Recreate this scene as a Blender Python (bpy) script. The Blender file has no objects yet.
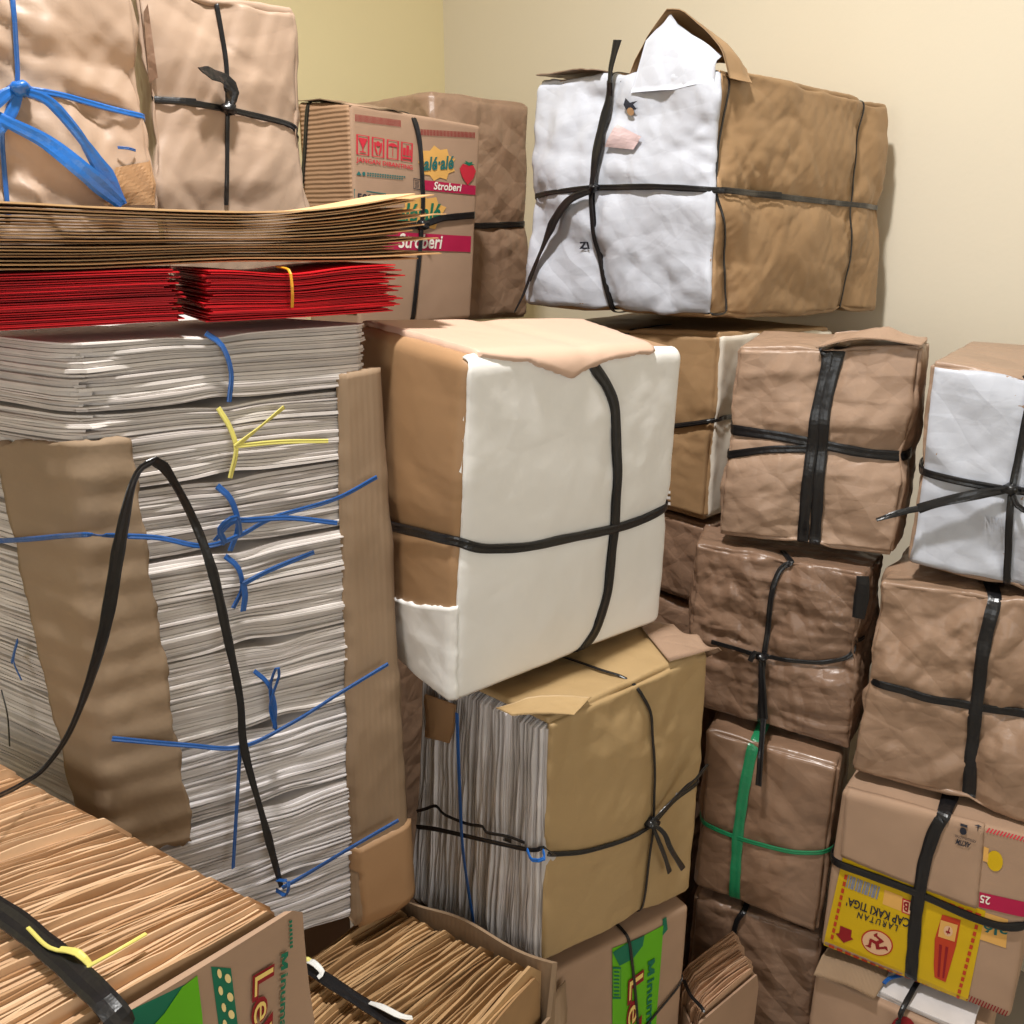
import bpy, math, random
import numpy as np
SC = bpy.context.scene
COL = SC.collection
random.seed(3)

# ---------------------------------------------------------------- camera numbers
FPX = 870.0; PITCH = math.radians(18.0); EYE = np.array([0.0, 0.0, 1.6])
CP, SP = math.cos(PITCH), math.sin(PITCH)

def project(p):
    p = np.asarray(p, float); x = p[..., 0]; y = p[..., 1]; z = p[..., 2] - EYE[2]
    d = y * CP - z * SP; u = y * SP + z * CP
    return np.stack([512 + FPX * x / d, 512 - FPX * u / d], -1)

def ray(px, py):
    dx = (px - 512) / FPX; du = -(py - 512) / FPX
    return np.array([dx, CP + du * SP, -SP + du * CP])

def at(px, py, Y):
    r = ray(px, py); return EYE + r * (Y / r[1])

# ---------------------------------------------------------------- noise
_pr = np.random.default_rng(11)
_perm = _pr.permutation(512).astype(np.int64)
_perm = np.concatenate([_perm, _perm, _perm])
_g = _pr.normal(size=(512, 3)); _g /= np.linalg.norm(_g, axis=1)[:, None]

def perlin(p, seed=0):
    p = np.asarray(p, float) + seed * 17.137
    i = np.floor(p).astype(np.int64); f = p - i; i &= 511
    u = f * f * f * (f * (f * 6 - 15) + 10)
    out = 0.0
    for a in (0, 1):
        for b in (0, 1):
            for c in (0, 1):
                h = _perm[(_perm[(_perm[(i[..., 0] + a) & 511] + i[..., 1] + b) & 511] + i[..., 2] + c) & 511]
                g = _g[h]
                d = g[..., 0] * (f[..., 0] - a) + g[..., 1] * (f[..., 1] - b) + g[..., 2] * (f[..., 2] - c)
                w = (u[..., 0] if a else 1 - u[..., 0]) * (u[..., 1] if b else 1 - u[..., 1]) * (u[..., 2] if c else 1 - u[..., 2])
                out = out + w * d
    return out * 1.6

def n1(x, seed=0):
    x = np.asarray(x, float)
    return perlin(np.stack([x, x * 0 + .37, x * 0 + .71], -1), seed)

_fr = np.random.default_rng(5)
_fd = _fr.normal(size=(40, 3)); _fd /= np.linalg.norm(_fd, axis=1)[:, None]

def facets(p, seed):
    """distance between the two nearest scattered points: flat facets that meet in straight creases"""
    p = np.asarray(p, float) + seed * 9.71; c = np.floor(p).astype(np.int64); f1 = np.full(len(p), 9.0); f2 = np.full(len(p), 9.0)
    for a in (-1, 0, 1):
        for b in (-1, 0, 1):
            for d in (-1, 0, 1):
                q = c + np.array([a, b, d]); i = q & 511
                h = _perm[(_perm[(_perm[i[:, 0]] + i[:, 1]) & 511] + i[:, 2]) & 511]
                D = np.sqrt((((q + .5 + .62 * _g[h]) - p) ** 2).sum(1))
                f2 = np.where(D < f1, f1, np.minimum(f2, D)); f1 = np.minimum(f1, D)
    return f2 - f1

def crumple(p, seed, f):
    """paper folds: straight sharp creases that fade in and out, over a slow swell"""
    g = np.random.default_rng(seed * 13 + 7); out = 0.0
    w = p + .018 * np.stack([perlin(p * 5, seed + 1), perlin(p * 5, seed + 2), perlin(p * 5, seed + 3)], -1)
    for k in range(13):
        d = _fd[g.integers(0, 40)]; fr = f * .45 * (1.24 ** k) * g.uniform(.85, 1.15)
        t = (w @ d) * fr + g.uniform(0, 9); t = t - np.floor(t)
        sk = g.uniform(.12, .5); tri = np.where(t < sk, t / sk, (1 - t) / (1 - sk))
        m = np.clip(perlin(p * (2.6 + .8 * k), seed + 9 + k) * 2.4 + .25, 0, 1)
        out = out + (1.5 / (1.22 ** k)) * (tri - .5) * m
    R1 = np.linalg.qr(g.normal(size=(3, 3)))[0]; R2 = np.linalg.qr(g.normal(size=(3, 3)))[0]
    a = facets((p @ R1) * np.array([.42, 1.15, .8]) * f * .55, seed); b = facets((w @ R2) * np.array([.5, 1.3, .9]) * f * 1.0, seed + 21); c = facets((w @ R1) * np.array([.6, 1.3, 1]) * f * 2.3, seed + 33)
    m1 = np.clip(.55 + 2.0 * perlin(p * 5, seed + 31), 0, 1.5); m2 = np.clip(.25 + 2.4 * perlin(p * 6, seed + 32), 0, 1.4)
    return .55 * out + 1.9 * (a - .28) + 1.0 * m1 * (b - .28) + .45 * m2 * (c - .28)

# ---------------------------------------------------------------- materials
MAT = {}

def lin(c):
    return tuple(((x / 255) / 12.92 if x / 255 <= .04045 else ((x / 255 + .055) / 1.055) ** 2.4) for x in c) + (1,)

def nodes(name):
    m = bpy.data.materials.new(name); m.use_nodes = True
    nt = m.node_tree; b = nt.nodes['Principled BSDF']
    MAT[name] = m
    return m, nt, b

def setin(b, n, v):
    if n in b.inputs: b.inputs[n].default_value = v

def mixcol(nt, fac, c1, c2):
    mx = nt.nodes.new('ShaderNodeMix'); mx.data_type = 'RGBA'
    nt.links.new(fac, mx.inputs[0])
    for k, c in ((6, c1), (7, c2)):
        if hasattr(c, 'links'): nt.links.new(c, mx.inputs[k])
        else: mx.inputs[k].default_value = c
    return mx.outputs[2]

def tex(nt, kind, scale, detail=3, **kw):
    t = nt.nodes.new('ShaderNodeTexNoise')
    if kind != 'FBM': t.noise_type = kind
    t.inputs['Scale'].default_value = scale; t.inputs['Detail'].default_value = detail
    for k, v in kw.items(): t.inputs[k].default_value = v
    return t

def paper(name, col, rough=.55, bump=.35, scale=9, var=.10, spec=.4, tint=None, coat=0.0, stretch=(1, 1, 1)):
    m, nt, b = nodes(name)
    tc = nt.nodes.new('ShaderNodeTexCoord'); mp = nt.nodes.new('ShaderNodeMapping')
    nt.links.new(tc.outputs['Object'], mp.inputs[0]); mp.inputs['Scale'].default_value = stretch
    oi = nt.nodes.new('ShaderNodeObjectInfo')
    va = nt.nodes.new('ShaderNodeVectorMath'); va.operation = 'MULTIPLY_ADD'
    va.inputs[1].default_value = (9, 7, 5); nt.links.new(oi.outputs['Random'], va.inputs[0]); nt.links.new(mp.outputs[0], va.inputs[2])
    v = va.outputs[0]
    w = tex(nt, 'FBM', scale * .6, 2); nt.links.new(v, w.inputs['Vector'])
    wm = nt.nodes.new('ShaderNodeVectorMath'); wm.operation = 'MULTIPLY_ADD'; wm.inputs[1].default_value = (.08, .08, .08)
    nt.links.new(w.outputs['Color'], wm.inputs[0]); nt.links.new(v, wm.inputs[2])
    fine = tex(nt, 'FBM', scale * 6, 4); nt.links.new(v, fine.inputs['Vector'])
    acc = fine.outputs['Fac']; amt = .16
    for sc_, am_ in ((.9, 1.5), (2.1, .7)):
        vo = nt.nodes.new('ShaderNodeTexVoronoi'); vo.feature = 'DISTANCE_TO_EDGE'; vo.inputs['Scale'].default_value = scale * sc_; nt.links.new(v, vo.inputs['Vector'])
        mv_ = nt.nodes.new('ShaderNodeMath'); mv_.operation = 'MULTIPLY_ADD'; mv_.inputs[1].default_value = am_ / .16
        nt.links.new(vo.outputs['Distance'], mv_.inputs[0]); nt.links.new(acc, mv_.inputs[2]); acc = mv_.outputs[0]
    for k, (rx, ry, rz, sc) in enumerate(((.3, .8, .2, .9), (1.2, .4, 1.9, 1.3), (.7, 2.2, .9, 1.9), (2.0, 1.1, .4, 2.7))):
        ro = nt.nodes.new('ShaderNodeVectorRotate'); ro.rotation_type = 'EULER_XYZ'; ro.inputs['Rotation'].default_value = (rx, ry, rz); nt.links.new(wm.outputs[0], ro.inputs['Vector'])
        wv = nt.nodes.new('ShaderNodeTexWave'); wv.wave_profile = 'TRI'; wv.inputs['Scale'].default_value = scale * .42 * sc; wv.inputs['Distortion'].default_value = 3.2; wv.inputs['Detail'].default_value = 0; wv.inputs['Detail Scale'].default_value = .7
        nt.links.new(ro.outputs[0], wv.inputs['Vector'])
        mk_ = tex(nt, 'FBM', scale * .5 * sc, 1); nt.links.new(ro.outputs[0], mk_.inputs['Vector'])
        mr = nt.nodes.new('ShaderNodeMapRange'); mr.inputs['From Min'].default_value = .47; mr.inputs['From Max'].default_value = .62; nt.links.new(mk_.outputs['Fac'], mr.inputs['Value'])
        mu = nt.nodes.new('ShaderNodeMath'); mu.operation = 'MULTIPLY'; nt.links.new(wv.outputs['Fac'], mu.inputs[0]); nt.links.new(mr.outputs[0], mu.inputs[1])
        ad = nt.nodes.new('ShaderNodeMath'); ad.operation = 'MULTIPLY_ADD'; ad.inputs[1].default_value = amt if k == 0 else 1.0
        if k == 0: nt.links.new(acc, ad.inputs[0]); nt.links.new(mu.outputs[0], ad.inputs[2])
        else:
            ad.inputs[1].default_value = .5 / (1 + .45 * k); nt.links.new(mu.outputs[0], ad.inputs[0]); nt.links.new(acc, ad.inputs[2])
        acc = ad.outputs[0]
    a2 = ad
    bp = nt.nodes.new('ShaderNodeBump'); bp.inputs['Strength'].default_value = bump; bp.inputs['Distance'].default_value = .012
    nt.links.new(a2.outputs[0], bp.inputs['Height']); nt.links.new(bp.outputs[0], b.inputs['Normal'])
    big = tex(nt, 'FBM', 5, 4); nt.links.new(v, big.inputs['Vector'])
    c = lin(col); c2 = tint and lin(tint) or tuple(x * (1 - 2.2 * var) for x in c[:3]) + (1,)
    c1 = tuple(min(1, x * (1 + var)) for x in c[:3]) + (1,)
    nt.links.new(mixcol(nt, big.outputs['Fac'], c1, c2), b.inputs['Base Color'])
    b.inputs['Roughness'].default_value = rough; setin(b, 'Specular IOR Level', spec)
    if coat: setin(b, 'Coat Weight', coat); setin(b, 'Coat Roughness', .22)
    return m

def plain(name, col, rough=.5, spec=.4, var=0.0, bumpscale=0, bump=.2):
    m, nt, b = nodes(name)
    b.inputs['Base Color'].default_value = lin(col); b.inputs['Roughness'].default_value = rough; setin(b, 'Specular IOR Level', spec)
    tc = nt.nodes.new('ShaderNodeTexCoord')
    n = tex(nt, 'FBM', 30, 3); nt.links.new(tc.outputs['Object'], n.inputs['Vector'])
    if var:
        c = lin(col); nt.links.new(mixcol(nt, n.outputs['Fac'], tuple(min(1, x * (1 + var)) for x in c[:3]) + (1,), tuple(x * (1 - var) for x in c[:3]) + (1,)), b.inputs['Base Color'])
    if bumpscale:
        n2 = tex(nt, 'FBM', bumpscale, 3); nt.links.new(tc.outputs['Object'], n2.inputs['Vector'])
        bp = nt.nodes.new('ShaderNodeBump'); bp.inputs['Strength'].default_value = bump; bp.inputs['Distance'].default_value = .004
        nt.links.new(n2.outputs['Fac'], bp.inputs['Height']); nt.links.new(bp.outputs[0], b.inputs['Normal'])
    return m

def board(name, col, axis='Z', flute=150, bump=.25, rough=.75, var=.1):
    """corrugated board: faint flute lines under the liner"""
    m, nt, b = nodes(name)
    tc = nt.nodes.new('ShaderNodeTexCoord')
    wv = nt.nodes.new('ShaderNodeTexWave'); wv.bands_direction = axis; wv.inputs['Scale'].default_value = flute / 6.28 * 2
    wv.inputs['Distortion'].default_value = 1.2; wv.inputs['Detail'].default_value = 2; wv.inputs['Detail Scale'].default_value = .4
    n = tex(nt, 'FBM', 14, 4); nt.links.new(tc.outputs['Object'], n.inputs['Vector'])
    nt.links.new(tc.outputs['Object'], wv.inputs['Vector'])
    ad = nt.nodes.new('ShaderNodeMath'); ad.operation = 'MULTIPLY_ADD'; ad.inputs[1].default_value = 2.5
    nt.links.new(n.outputs['Fac'], ad.inputs[0]); nt.links.new(wv.outputs['Fac'], ad.inputs[2])
    bp = nt.nodes.new('ShaderNodeBump'); bp.inputs['Strength'].default_value = bump; bp.inputs['Distance'].default_value = .003
    nt.links.new(ad.outputs[0], bp.inputs['Height']); nt.links.new(bp.outputs[0], b.inputs['Normal'])
    c = lin(col)
    nt.links.new(mixcol(nt, n.outputs['Fac'], tuple(min(1, x * (1 + var)) for x in c[:3]) + (1,), tuple(x * (1 - 1.5 * var) for x in c[:3]) + (1,)), b.inputs['Base Color'])
    b.inputs['Roughness'].default_value = rough; setin(b, 'Specular IOR Level', .3)
    return m

def sheetmat(name, c1, c2, rough=.7):
    m, nt, b = nodes(name)
    at_ = nt.nodes.new('ShaderNodeAttribute'); at_.attribute_name = 'tone'
    tc = nt.nodes.new('ShaderNodeTexCoord'); n = tex(nt, 'FBM', 22, 3); nt.links.new(tc.outputs['Object'], n.inputs['Vector'])
    c = mixcol(nt, at_.outputs['Fac'], lin(c1), lin(c2))
    mx = nt.nodes.new('ShaderNodeMix'); mx.data_type = 'RGBA'; mx.blend_type = 'MULTIPLY'; mx.inputs[0].default_value = .35
    nt.links.new(c, mx.inputs[6]); nt.links.new(n.outputs['Color'], mx.inputs[7])
    hs = nt.nodes.new('ShaderNodeHueSaturation'); hs.inputs['Saturation'].default_value = 1; nt.links.new(c, hs.inputs['Color'])
    rmp = nt.nodes.new('ShaderNodeMath'); rmp.operation = 'MULTIPLY_ADD'; rmp.inputs[1].default_value = .4; rmp.inputs[2].default_value = .8
    nt.links.new(n.outputs['Fac'], rmp.inputs[0]); nt.links.new(rmp.outputs[0], hs.inputs['Value'])
    nt.links.new(hs.outputs[0], b.inputs['Base Color'])
    b.inputs['Roughness'].default_value = rough; setin(b, 'Specular IOR Level', .25)
    return m

# ---------------------------------------------------------------- objects
def thing(name, label, cat, loc, group=None):
    o = bpy.data.objects.new(name, None); COL.objects.link(o)
    o.location = [float(v) for v in loc]; o.empty_display_size = .05
    o['label'] = label; o['category'] = cat
    if group: o['group'] = group
    return o

def mesh(name, V, F, mat, parent=None, smooth=True, tone=None, label=None, fix=True):
    V = np.asarray(V, float)
    org = np.array(parent['_o']) if parent is not None and '_o' in parent else (np.array(parent.location) if parent is not None else np.zeros(3))
    V = V - org
    me = bpy.data.meshes.new(name)
    if isinstance(F, np.ndarray):
        if fix:
            a, b, c = V[F[:, 0]], V[F[:, 1]], V[F[:, 2]]
            vol = np.einsum('ij,ij->i', a, np.cross(b, c)).sum()
            if F.shape[1] == 4: vol += np.einsum('ij,ij->i', V[F[:, 0]], np.cross(V[F[:, 2]], V[F[:, 3]])).sum()
            if vol < 0: F = F[:, ::-1]
        nf, k = F.shape
        me.vertices.add(len(V)); me.vertices.foreach_set('co', V.ravel())
        me.loops.add(nf * k); me.loops.foreach_set('vertex_index', np.ascontiguousarray(F).ravel().astype(np.int32))
        me.polygons.add(nf); me.polygons.foreach_set('loop_start', np.arange(0, nf * k, k, dtype=np.int32))
        me.update(calc_edges=True)
    else:
        me.from_pydata(V.tolist(), [], F); me.update()
    me.polygons.foreach_set('use_smooth', np.full(len(me.polygons), smooth))
    if tone is not None:
        at_ = me.attributes.new('tone', 'FLOAT', 'POINT'); at_.data.foreach_set('value', np.asarray(tone, np.float32))
    me.materials.append(MAT[mat])
    o = bpy.data.objects.new(name, me); COL.objects.link(o)
    if parent is not None: o.parent = parent
    if parent is not None and '_o' in parent: pass
    if label: o['label'] = label
    return o

def struct(name, V, F, mat):
    o = mesh(name, V, F, mat, None, False); o['kind'] = 'structure'; return o

def subpart(o, name, V, F, mat, **kw):
    """a child of a part: the part's own verts are already relative to its thing"""
    top = o.parent
    p = mesh(name, np.asarray(V) , F, mat, top, **kw); p.parent = o
    return p

def gridfaces(nu, nv, base=0, closed_u=False):
    I = np.arange(nu if closed_u else nu - 1); J = np.arange(nv - 1)
    a, b = np.meshgrid(I, J, indexing='ij'); a2 = (a + 1) % nu
    return (base + np.stack([a * nv + b, a2 * nv + b, a2 * nv + b + 1, a * nv + b + 1], -1)).reshape(-1, 4)

def smoothpath(P, n=2):
    P = np.array(P, float)
    for _ in range(n):
        Q = P.copy(); Q[1:-1] = .25 * P[:-2] + .5 * P[1:-1] + .25 * P[2:]; P = Q
    return P

def catmull(P, step=.006):
    P = np.array(P, float)
    if len(P) < 2: return P
    E = np.vstack([2 * P[0] - P[1], P, 2 * P[-1] - P[-2]]); out = []
    for i in range(1, len(E) - 2):
        p0, p1, p2, p3 = E[i - 1:i + 3]
        m = max(2, int(np.linalg.norm(p2 - p1) / step))
        for t in np.linspace(0, 1, m, endpoint=False):
            out.append(.5 * ((2 * p1) + (-p0 + p2) * t + (2 * p0 - 5 * p1 + 4 * p2 - p3) * t * t + (-p0 + 3 * p1 - 3 * p2 + p3) * t ** 3))
    out.append(P[-1]); return np.array(out)

def ribbon_geo(P, N, w, th=.0012, twist=0.0, taper=None):
    """flat band along P with normals N; a slightly creased, arched section"""
    P = np.asarray(P); n = len(P)
    T = np.gradient(P, axis=0); T /= np.linalg.norm(T, axis=1)[:, None] + 1e-9
    N = np.broadcast_to(np.asarray(N, float), P.shape).copy()
    N -= T * np.sum(N * T, 1)[:, None]; N /= np.linalg.norm(N, axis=1)[:, None] + 1e-9
    B = np.cross(T, N)
    if np.ndim(twist) or twist:
        tw = np.broadcast_to(np.asarray(twist, float), (n,)); c, s = np.cos(tw)[:, None], np.sin(tw)[:, None]
        N, B = N * c + B * s, B * c - N * s
    w = np.broadcast_to(np.asarray(w, float), (n,)) * (1 + .12 * n1(np.arange(n) * .21, w if np.isscalar(w) else 3))
    if taper is not None: w = w * taper
    xs = [-.5, -.3, 0, .3, .5]; hs = [0, .55, .3, .6, 0]
    rows = []
    for x, h in zip(xs, hs): rows.append(P + B * (w * x)[:, None] + N * (th * (.6 + h)))
    for x in xs[::-1]: rows.append(P + B * (w * x)[:, None] - N * (th * .2))
    V = np.stack(rows, 1); m = V.shape[1]
    F = gridfaces(n, m); I = np.arange(n - 1)
    F = np.vstack([F, np.stack([I * m + m - 1, (I + 1) * m + m - 1, (I + 1) * m, I * m], -1)])
    V = V.reshape(-1, 3)
    q = lambda o, r: [[o + 0, o + 1, o + 8, o + 9], [o + 1, o + 2, o + 7, o + 8], [o + 2, o + 3, o + 6, o + 7], [o + 3, o + 4, o + 5, o + 6]]
    e = np.array(q(0, 0)); e2 = np.array(q((n - 1) * m, 0))[:, ::-1]
    return V, np.vstack([F, e[:, ::-1], e2[:, ::-1]])

def ribbon(name, pts, N, w, mat, parent, th=.0012, twist=0.0, taper=None, step=.006, label=None):
    P = catmull(pts, step)
    if np.ndim(w): w = np.interp(np.linspace(0, 1, len(P)), np.linspace(0, 1, len(w)), w)
    if np.ndim(twist): twist = np.interp(np.linspace(0, 1, len(P)), np.linspace(0, 1, len(twist)), twist)
    V, F = ribbon_geo(P, N, w, th, twist, taper)
    return mesh(name, V, F, mat, parent, smooth=False, label=label)

def knot(parent, P, N, r, mat, name='knot'):
    P = np.array(P); nu, nv = 12, 8; rows = []
    s = random.randint(0, 999)
    for a in range(nu):
        for b in range(nv):
            th = 2 * math.pi * a / nu; ph = math.pi * (b + .5) / nv
            rows.append([math.sin(ph) * math.cos(th), math.sin(ph) * math.sin(th), math.cos(ph)])
    D = np.array(rows); rr = r * (1 + .5 * perlin(D * 1.7, s))
    D2 = D * np.array([1.15, 1.15, .8])
    V = P + D2 * rr[:, None]
    F = gridfaces(nu, nv, 0, True).tolist() + [[a * nv for a in range(nu)], [a * nv + nv - 1 for a in range(nu)][::-1]]
    return mesh(name, V, F, mat, parent)

# ---------------------------------------------------------------- boxes
class Box:
    def __init__(s, key, r=.010, bulge=.006, amp=.003, f=12, seed=None, top=None, scale=None):
        c = np.array(BOX[key]); s.c = np.zeros((2, 2, 2, 3))
        for n, (i, j) in enumerate(((0, 0), (1, 0), (0, 1), (1, 1))):
            s.c[i, j, 0] = c[n]; s.c[i, j, 1] = c[n + 4]
        s.key = key; s.r = r; s.bulge = bulge; s.amp = amp; s.f = f
        s.seed = seed if seed is not None else (sum(map(ord, key)) * 7) % 97
        s.paths = []; s.setup()

    def setup(s):
        e = lambda a, b: np.linalg.norm(a - b)
        s.w = np.mean([e(s.c[0, j, k], s.c[1, j, k]) for j in (0, 1) for k in (0, 1)])
        s.d = np.mean([e(s.c[i, 0, k], s.c[i, 1, k]) for i in (0, 1) for k in (0, 1)])
        s.h = np.mean([e(s.c[i, j, 0], s.c[i, j, 1]) for i in (0, 1) for j in (0, 1)])
        s.dim = np.array([s.w, s.d, s.h])
        u = lambda v: v / np.linalg.norm(v)
        s.ax = np.stack([u((s.c[1] - s.c[0]).mean((0, 1))), u((s.c[:, 1] - s.c[:, 0]).mean((0, 1))), u((s.c[:, :, 1] - s.c[:, :, 0]).mean((0, 1)))])
        s.base = s.c[:, :, 0].mean((0, 1))

    def T(s, q):
        q = np.asarray(q, float); i, j, k = q[..., 0:1], q[..., 1:2], q[..., 2:3]; c = s.c
        return ((1 - i) * ((1 - j) * ((1 - k) * c[0, 0, 0] + k * c[0, 0, 1]) + j * ((1 - k) * c[0, 1, 0] + k * c[0, 1, 1]))
                + i * ((1 - j) * ((1 - k) * c[1, 0, 0] + k * c[1, 0, 1]) + j * ((1 - k) * c[1, 1, 0] + k * c[1, 1, 1])))

    def normal(s, n):
        v = n @ s.ax; return v / (np.linalg.norm(v, axis=-1)[..., None] + 1e-9)

    def surf(s, q, off=0.0):
        q = np.atleast_2d(np.asarray(q, float)); m = q * s.dim; r = s.r
        inner = np.clip(m, r, s.dim - r); dv = m - inner; L = np.linalg.norm(dv, axis=1)[:, None]
        n = dv / np.maximum(L, 1e-9); p = inner + n * r
        if s.amp > .0018:
            ed = np.clip((1 - (n ** 2).max(1)) * 2.5, 0, 1); p = p - n * (ed * np.clip(.004 + .012 * perlin(m * 13, s.seed + 50), 0, .012))[:, None]
        c = 2 * np.clip(q, 0, 1) - 1; e = 1 - c ** 2; an = n ** 2
        B = s.bulge * (an[:, 0] * e[:, 1] * e[:, 2] + an[:, 1] * e[:, 0] * e[:, 2])
        disp = B.copy(); A = s.amp * (1 - .6 * an[:, 2])
        if s.paths:
            S = np.vstack(s.paths); dist = np.empty(len(m))
            for a in range(0, len(m), 4000):
                dist[a:a + 4000] = np.sqrt(((m[a:a + 4000, None, :] - S[None]) ** 2).sum(-1).min(1))
            disp -= s.dent * np.exp(-(dist / .02) ** 2); A = A * (1 + .9 * np.exp(-(dist / .06) ** 2))
        if s.amp:
            disp = disp + A * (crumple(p + s.seed * .73, s.seed, s.f) - .35)
        p = p + n * (disp + off)[:, None]
        return s.T(p / s.dim), s.normal(n)

    dent = .004

    def px(s, face, x, y):
        ax = {'a': (1, 0, (0, 2)), 'b': (0, 0, (1, 2)), 't': (2, 1, (0, 1)), 'r': (0, 1, (1, 2)), 'l': (1, 1, (0, 2))}[face]
        q = np.array([.5, .5, .5]); q[ax[0]] = ax[1]; u = ax[2]
        for _ in range(12):
            f = project(s.T(q)) - np.array([x, y]); J = np.zeros((2, 2))
            for n, d in enumerate(u):
                q2 = q.copy(); q2[d] += 1e-4; J[:, n] = (project(s.T(q2)) - np.array([x, y]) - f) / 1e-4
            st = np.linalg.solve(J, -f); st = np.clip(st, -.5, .5)
            for n, d in enumerate(u): q[d] += st[n]
        return q

    def Q(s, item):
        """path item: ('a', x, y) from the photograph's frame, or a cube coordinate"""
        return s.px(*item) if isinstance(item[0], str) else np.array(item, float)

    def P(s, face, x, y, off=.004):
        p = s.surf(np.clip(s.px(face, x, y), -.02, 1.02), 0)[0][0]; v = EYE - p; v /= np.linalg.norm(v)
        return p + v * off / max(.35, float(np.dot(v, s.N(face))))

    def N(s, face):
        return s.normal(np.array({'a': [0, -1, 0], 'b': [-1, 0, 0], 't': [0, 0, 1], 'r': [1, 0, 0], 'l': [0, 1, 0]}[face], float))

    def wrap(s, items):
        """carry a strap round the edge it runs up to"""
        items = [s.Q(i) for i in items]
        for end in (0, -1):
            q = np.clip(items[end], 0, 1); m = None
            if q[0] < 1e-3:      # b face
                if q[1] > .86: m = [q * [1, 0, 1] + [0, 1, 0], q * [0, 0, 1] + [.3, 1, 0]]
                elif q[1] < .14: m = [q * [1, 0, 1], q * [0, 0, 1] + [.3, 0, 0]]
                elif q[2] > .86: m = [q * [1, 1, 0] + [0, 0, 1], q * [0, 1, 0] + [.35, 0, 1]]
                elif q[2] < .14: m = [q * [1, 1, 0], q * [0, 1, 0] + [.35, 0, 0]]
            elif q[1] < 1e-3:    # a face
                if q[0] > .86: m = [q * [0, 1, 1] + [1, 0, 0], q * [0, 0, 1] + [1, .3, 0]]
                elif q[0] < .14: m = [q * [0, 1, 1], q * [0, 0, 1] + [0, .3, 0]]
                elif q[2] > .86: m = [q * [1, 1, 0] + [0, 0, 1], q * [1, 0, 0] + [0, .35, 1]]
                elif q[2] < .14: m = [q * [1, 1, 0], q * [1, 0, 0] + [0, .35, 0]]
            if m: m = [np.array(x, float) for x in m]; items = (m[::-1] + items) if end == 0 else (items + m)
        return items

    def path(s, items, step=.007):
        K = [np.clip(s.Q(i), 0, 1) for i in items]; out = []
        for a, b in zip(K[:-1], K[1:]):
            n = max(2, int(np.linalg.norm((b - a) * s.dim) / step))
            out += [a + (b - a) * t for t in np.linspace(0, 1, n, endpoint=False)]
        out.append(K[-1]); out = np.array(out)
        return out

    def add_straps(s, *lists):
        """each: (items, width, material[, name]) ; register for dents"""
        s.straps = []
        for it in lists:
            p = s.path(s.wrap(it[0])); s.straps.append((p, it[1], it[2], it[3] if len(it) > 3 else 'strap')); s.paths.append((p * s.dim)[::2])
        return s

    def build(s, parent, mat, name='wrapper', skip=None, res=.0042, label=None):
        n = [max(8, int(d / res)) for d in s.dim]
        pts = []; F = []; base = 0
        def face(fix, val, u, v):
            nonlocal base
            gu, gv = np.meshgrid(np.arange(n[u] + 1), np.arange(n[v] + 1), indexing='ij')
            L = np.zeros(gu.shape + (3,), int); L[..., u] = gu; L[..., v] = gv; L[..., fix] = n[fix] * val
            pts.append(L.reshape(-1, 3)); f = gridfaces(n[u] + 1, n[v] + 1, base)
            if (val == 0) == (fix != 1): f = f[:, ::-1]
            F.append(f); base += gu.size
        for fix, u, v in ((0, 1, 2), (1, 0, 2), (2, 0, 1)):
            for val in (0, 1):
                if skip and (fix, val) in skip: continue
                face(fix, val, u, v)
        L = np.vstack(pts); F = np.vstack(F)
        key = (L[:, 0] * 100003 + L[:, 1]) * 100003 + L[:, 2]
        _, first, inv = np.unique(key, return_index=True, return_inverse=True)
        q = L[first] / np.array(n); F = inv.ravel()[F]
        V, _ = s.surf(q)
        s.mesh = mesh(name, V, F, mat, parent, label=label, fix=False)
        for p, w, m, nm in getattr(s, 'straps', []):
            P, N = s.surf(p, .0036); P = smoothpath(P, 6)
            V, F = ribbon_geo(P, N, w, .0011); mesh(nm, V, F, m, parent, smooth=False)
        return s.mesh

    def loop_k(s, L, N, R):
        """horizontal loop through pixel points on the b face, N edge and a face"""
        return L + N + R

    def st(s, item, side=None):
        """unrolled metric coordinates of a path item (s along the perimeter from the N edge, t upward)"""
        if not isinstance(item[0], str): return np.array(item, float)
        q = s.px(*item[:3]); f = item[0]
        if f == 'a': return np.array([q[0] * s.w, q[2] * s.h])
        if f == 'b': return np.array([-q[1] * s.d, q[2] * s.h])
        if f == 't':
            if side == 'b': return np.array([-q[1] * s.d, s.h + q[0] * s.w])
            return np.array([q[0] * s.w, s.h + q[1] * s.d])

    def unroll(s, S, Tt):
        i = np.where(S >= 0, np.minimum(S / s.w, 1), 0); j = np.where(S < 0, np.minimum(-S / s.d, 1), np.maximum(0, (S - s.w) / s.d))
        k = np.clip(Tt / s.h, 0, 1); over = np.maximum(0, Tt - s.h)
        j = np.where(S >= 0, j + over / s.d, j); i = np.where(S < 0, i + over / s.w, i)
        return np.stack([i, j, k], -1)

    def sheet(s, name, parent, bot, top, mat, off=.003, jit=.002, res=.006, side=None, seed=1, label=None, crease=0.0):
        """a sheet of paper lying on the box between two edge lines, with a turned-down rim"""
        def line(items):
            A = np.array([s.st(i, side) for i in items]); d = np.r_[0, np.cumsum(np.linalg.norm(np.diff(A, axis=0), axis=1))]
            return A, d
        A, da = line(bot); B, db = line(top)
        nu = max(6, int(max(da[-1], db[-1]) / res)); u = np.linspace(0, 1, nu)
        a = np.stack([np.interp(u * da[-1], da, A[:, k]) for k in (0, 1)], -1); b = np.stack([np.interp(u * db[-1], db, B[:, k]) for k in (0, 1)], -1)
        nv = max(4, int(np.linalg.norm(a - b, axis=1).max() / res)); v = np.linspace(0, 1, nv)
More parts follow.
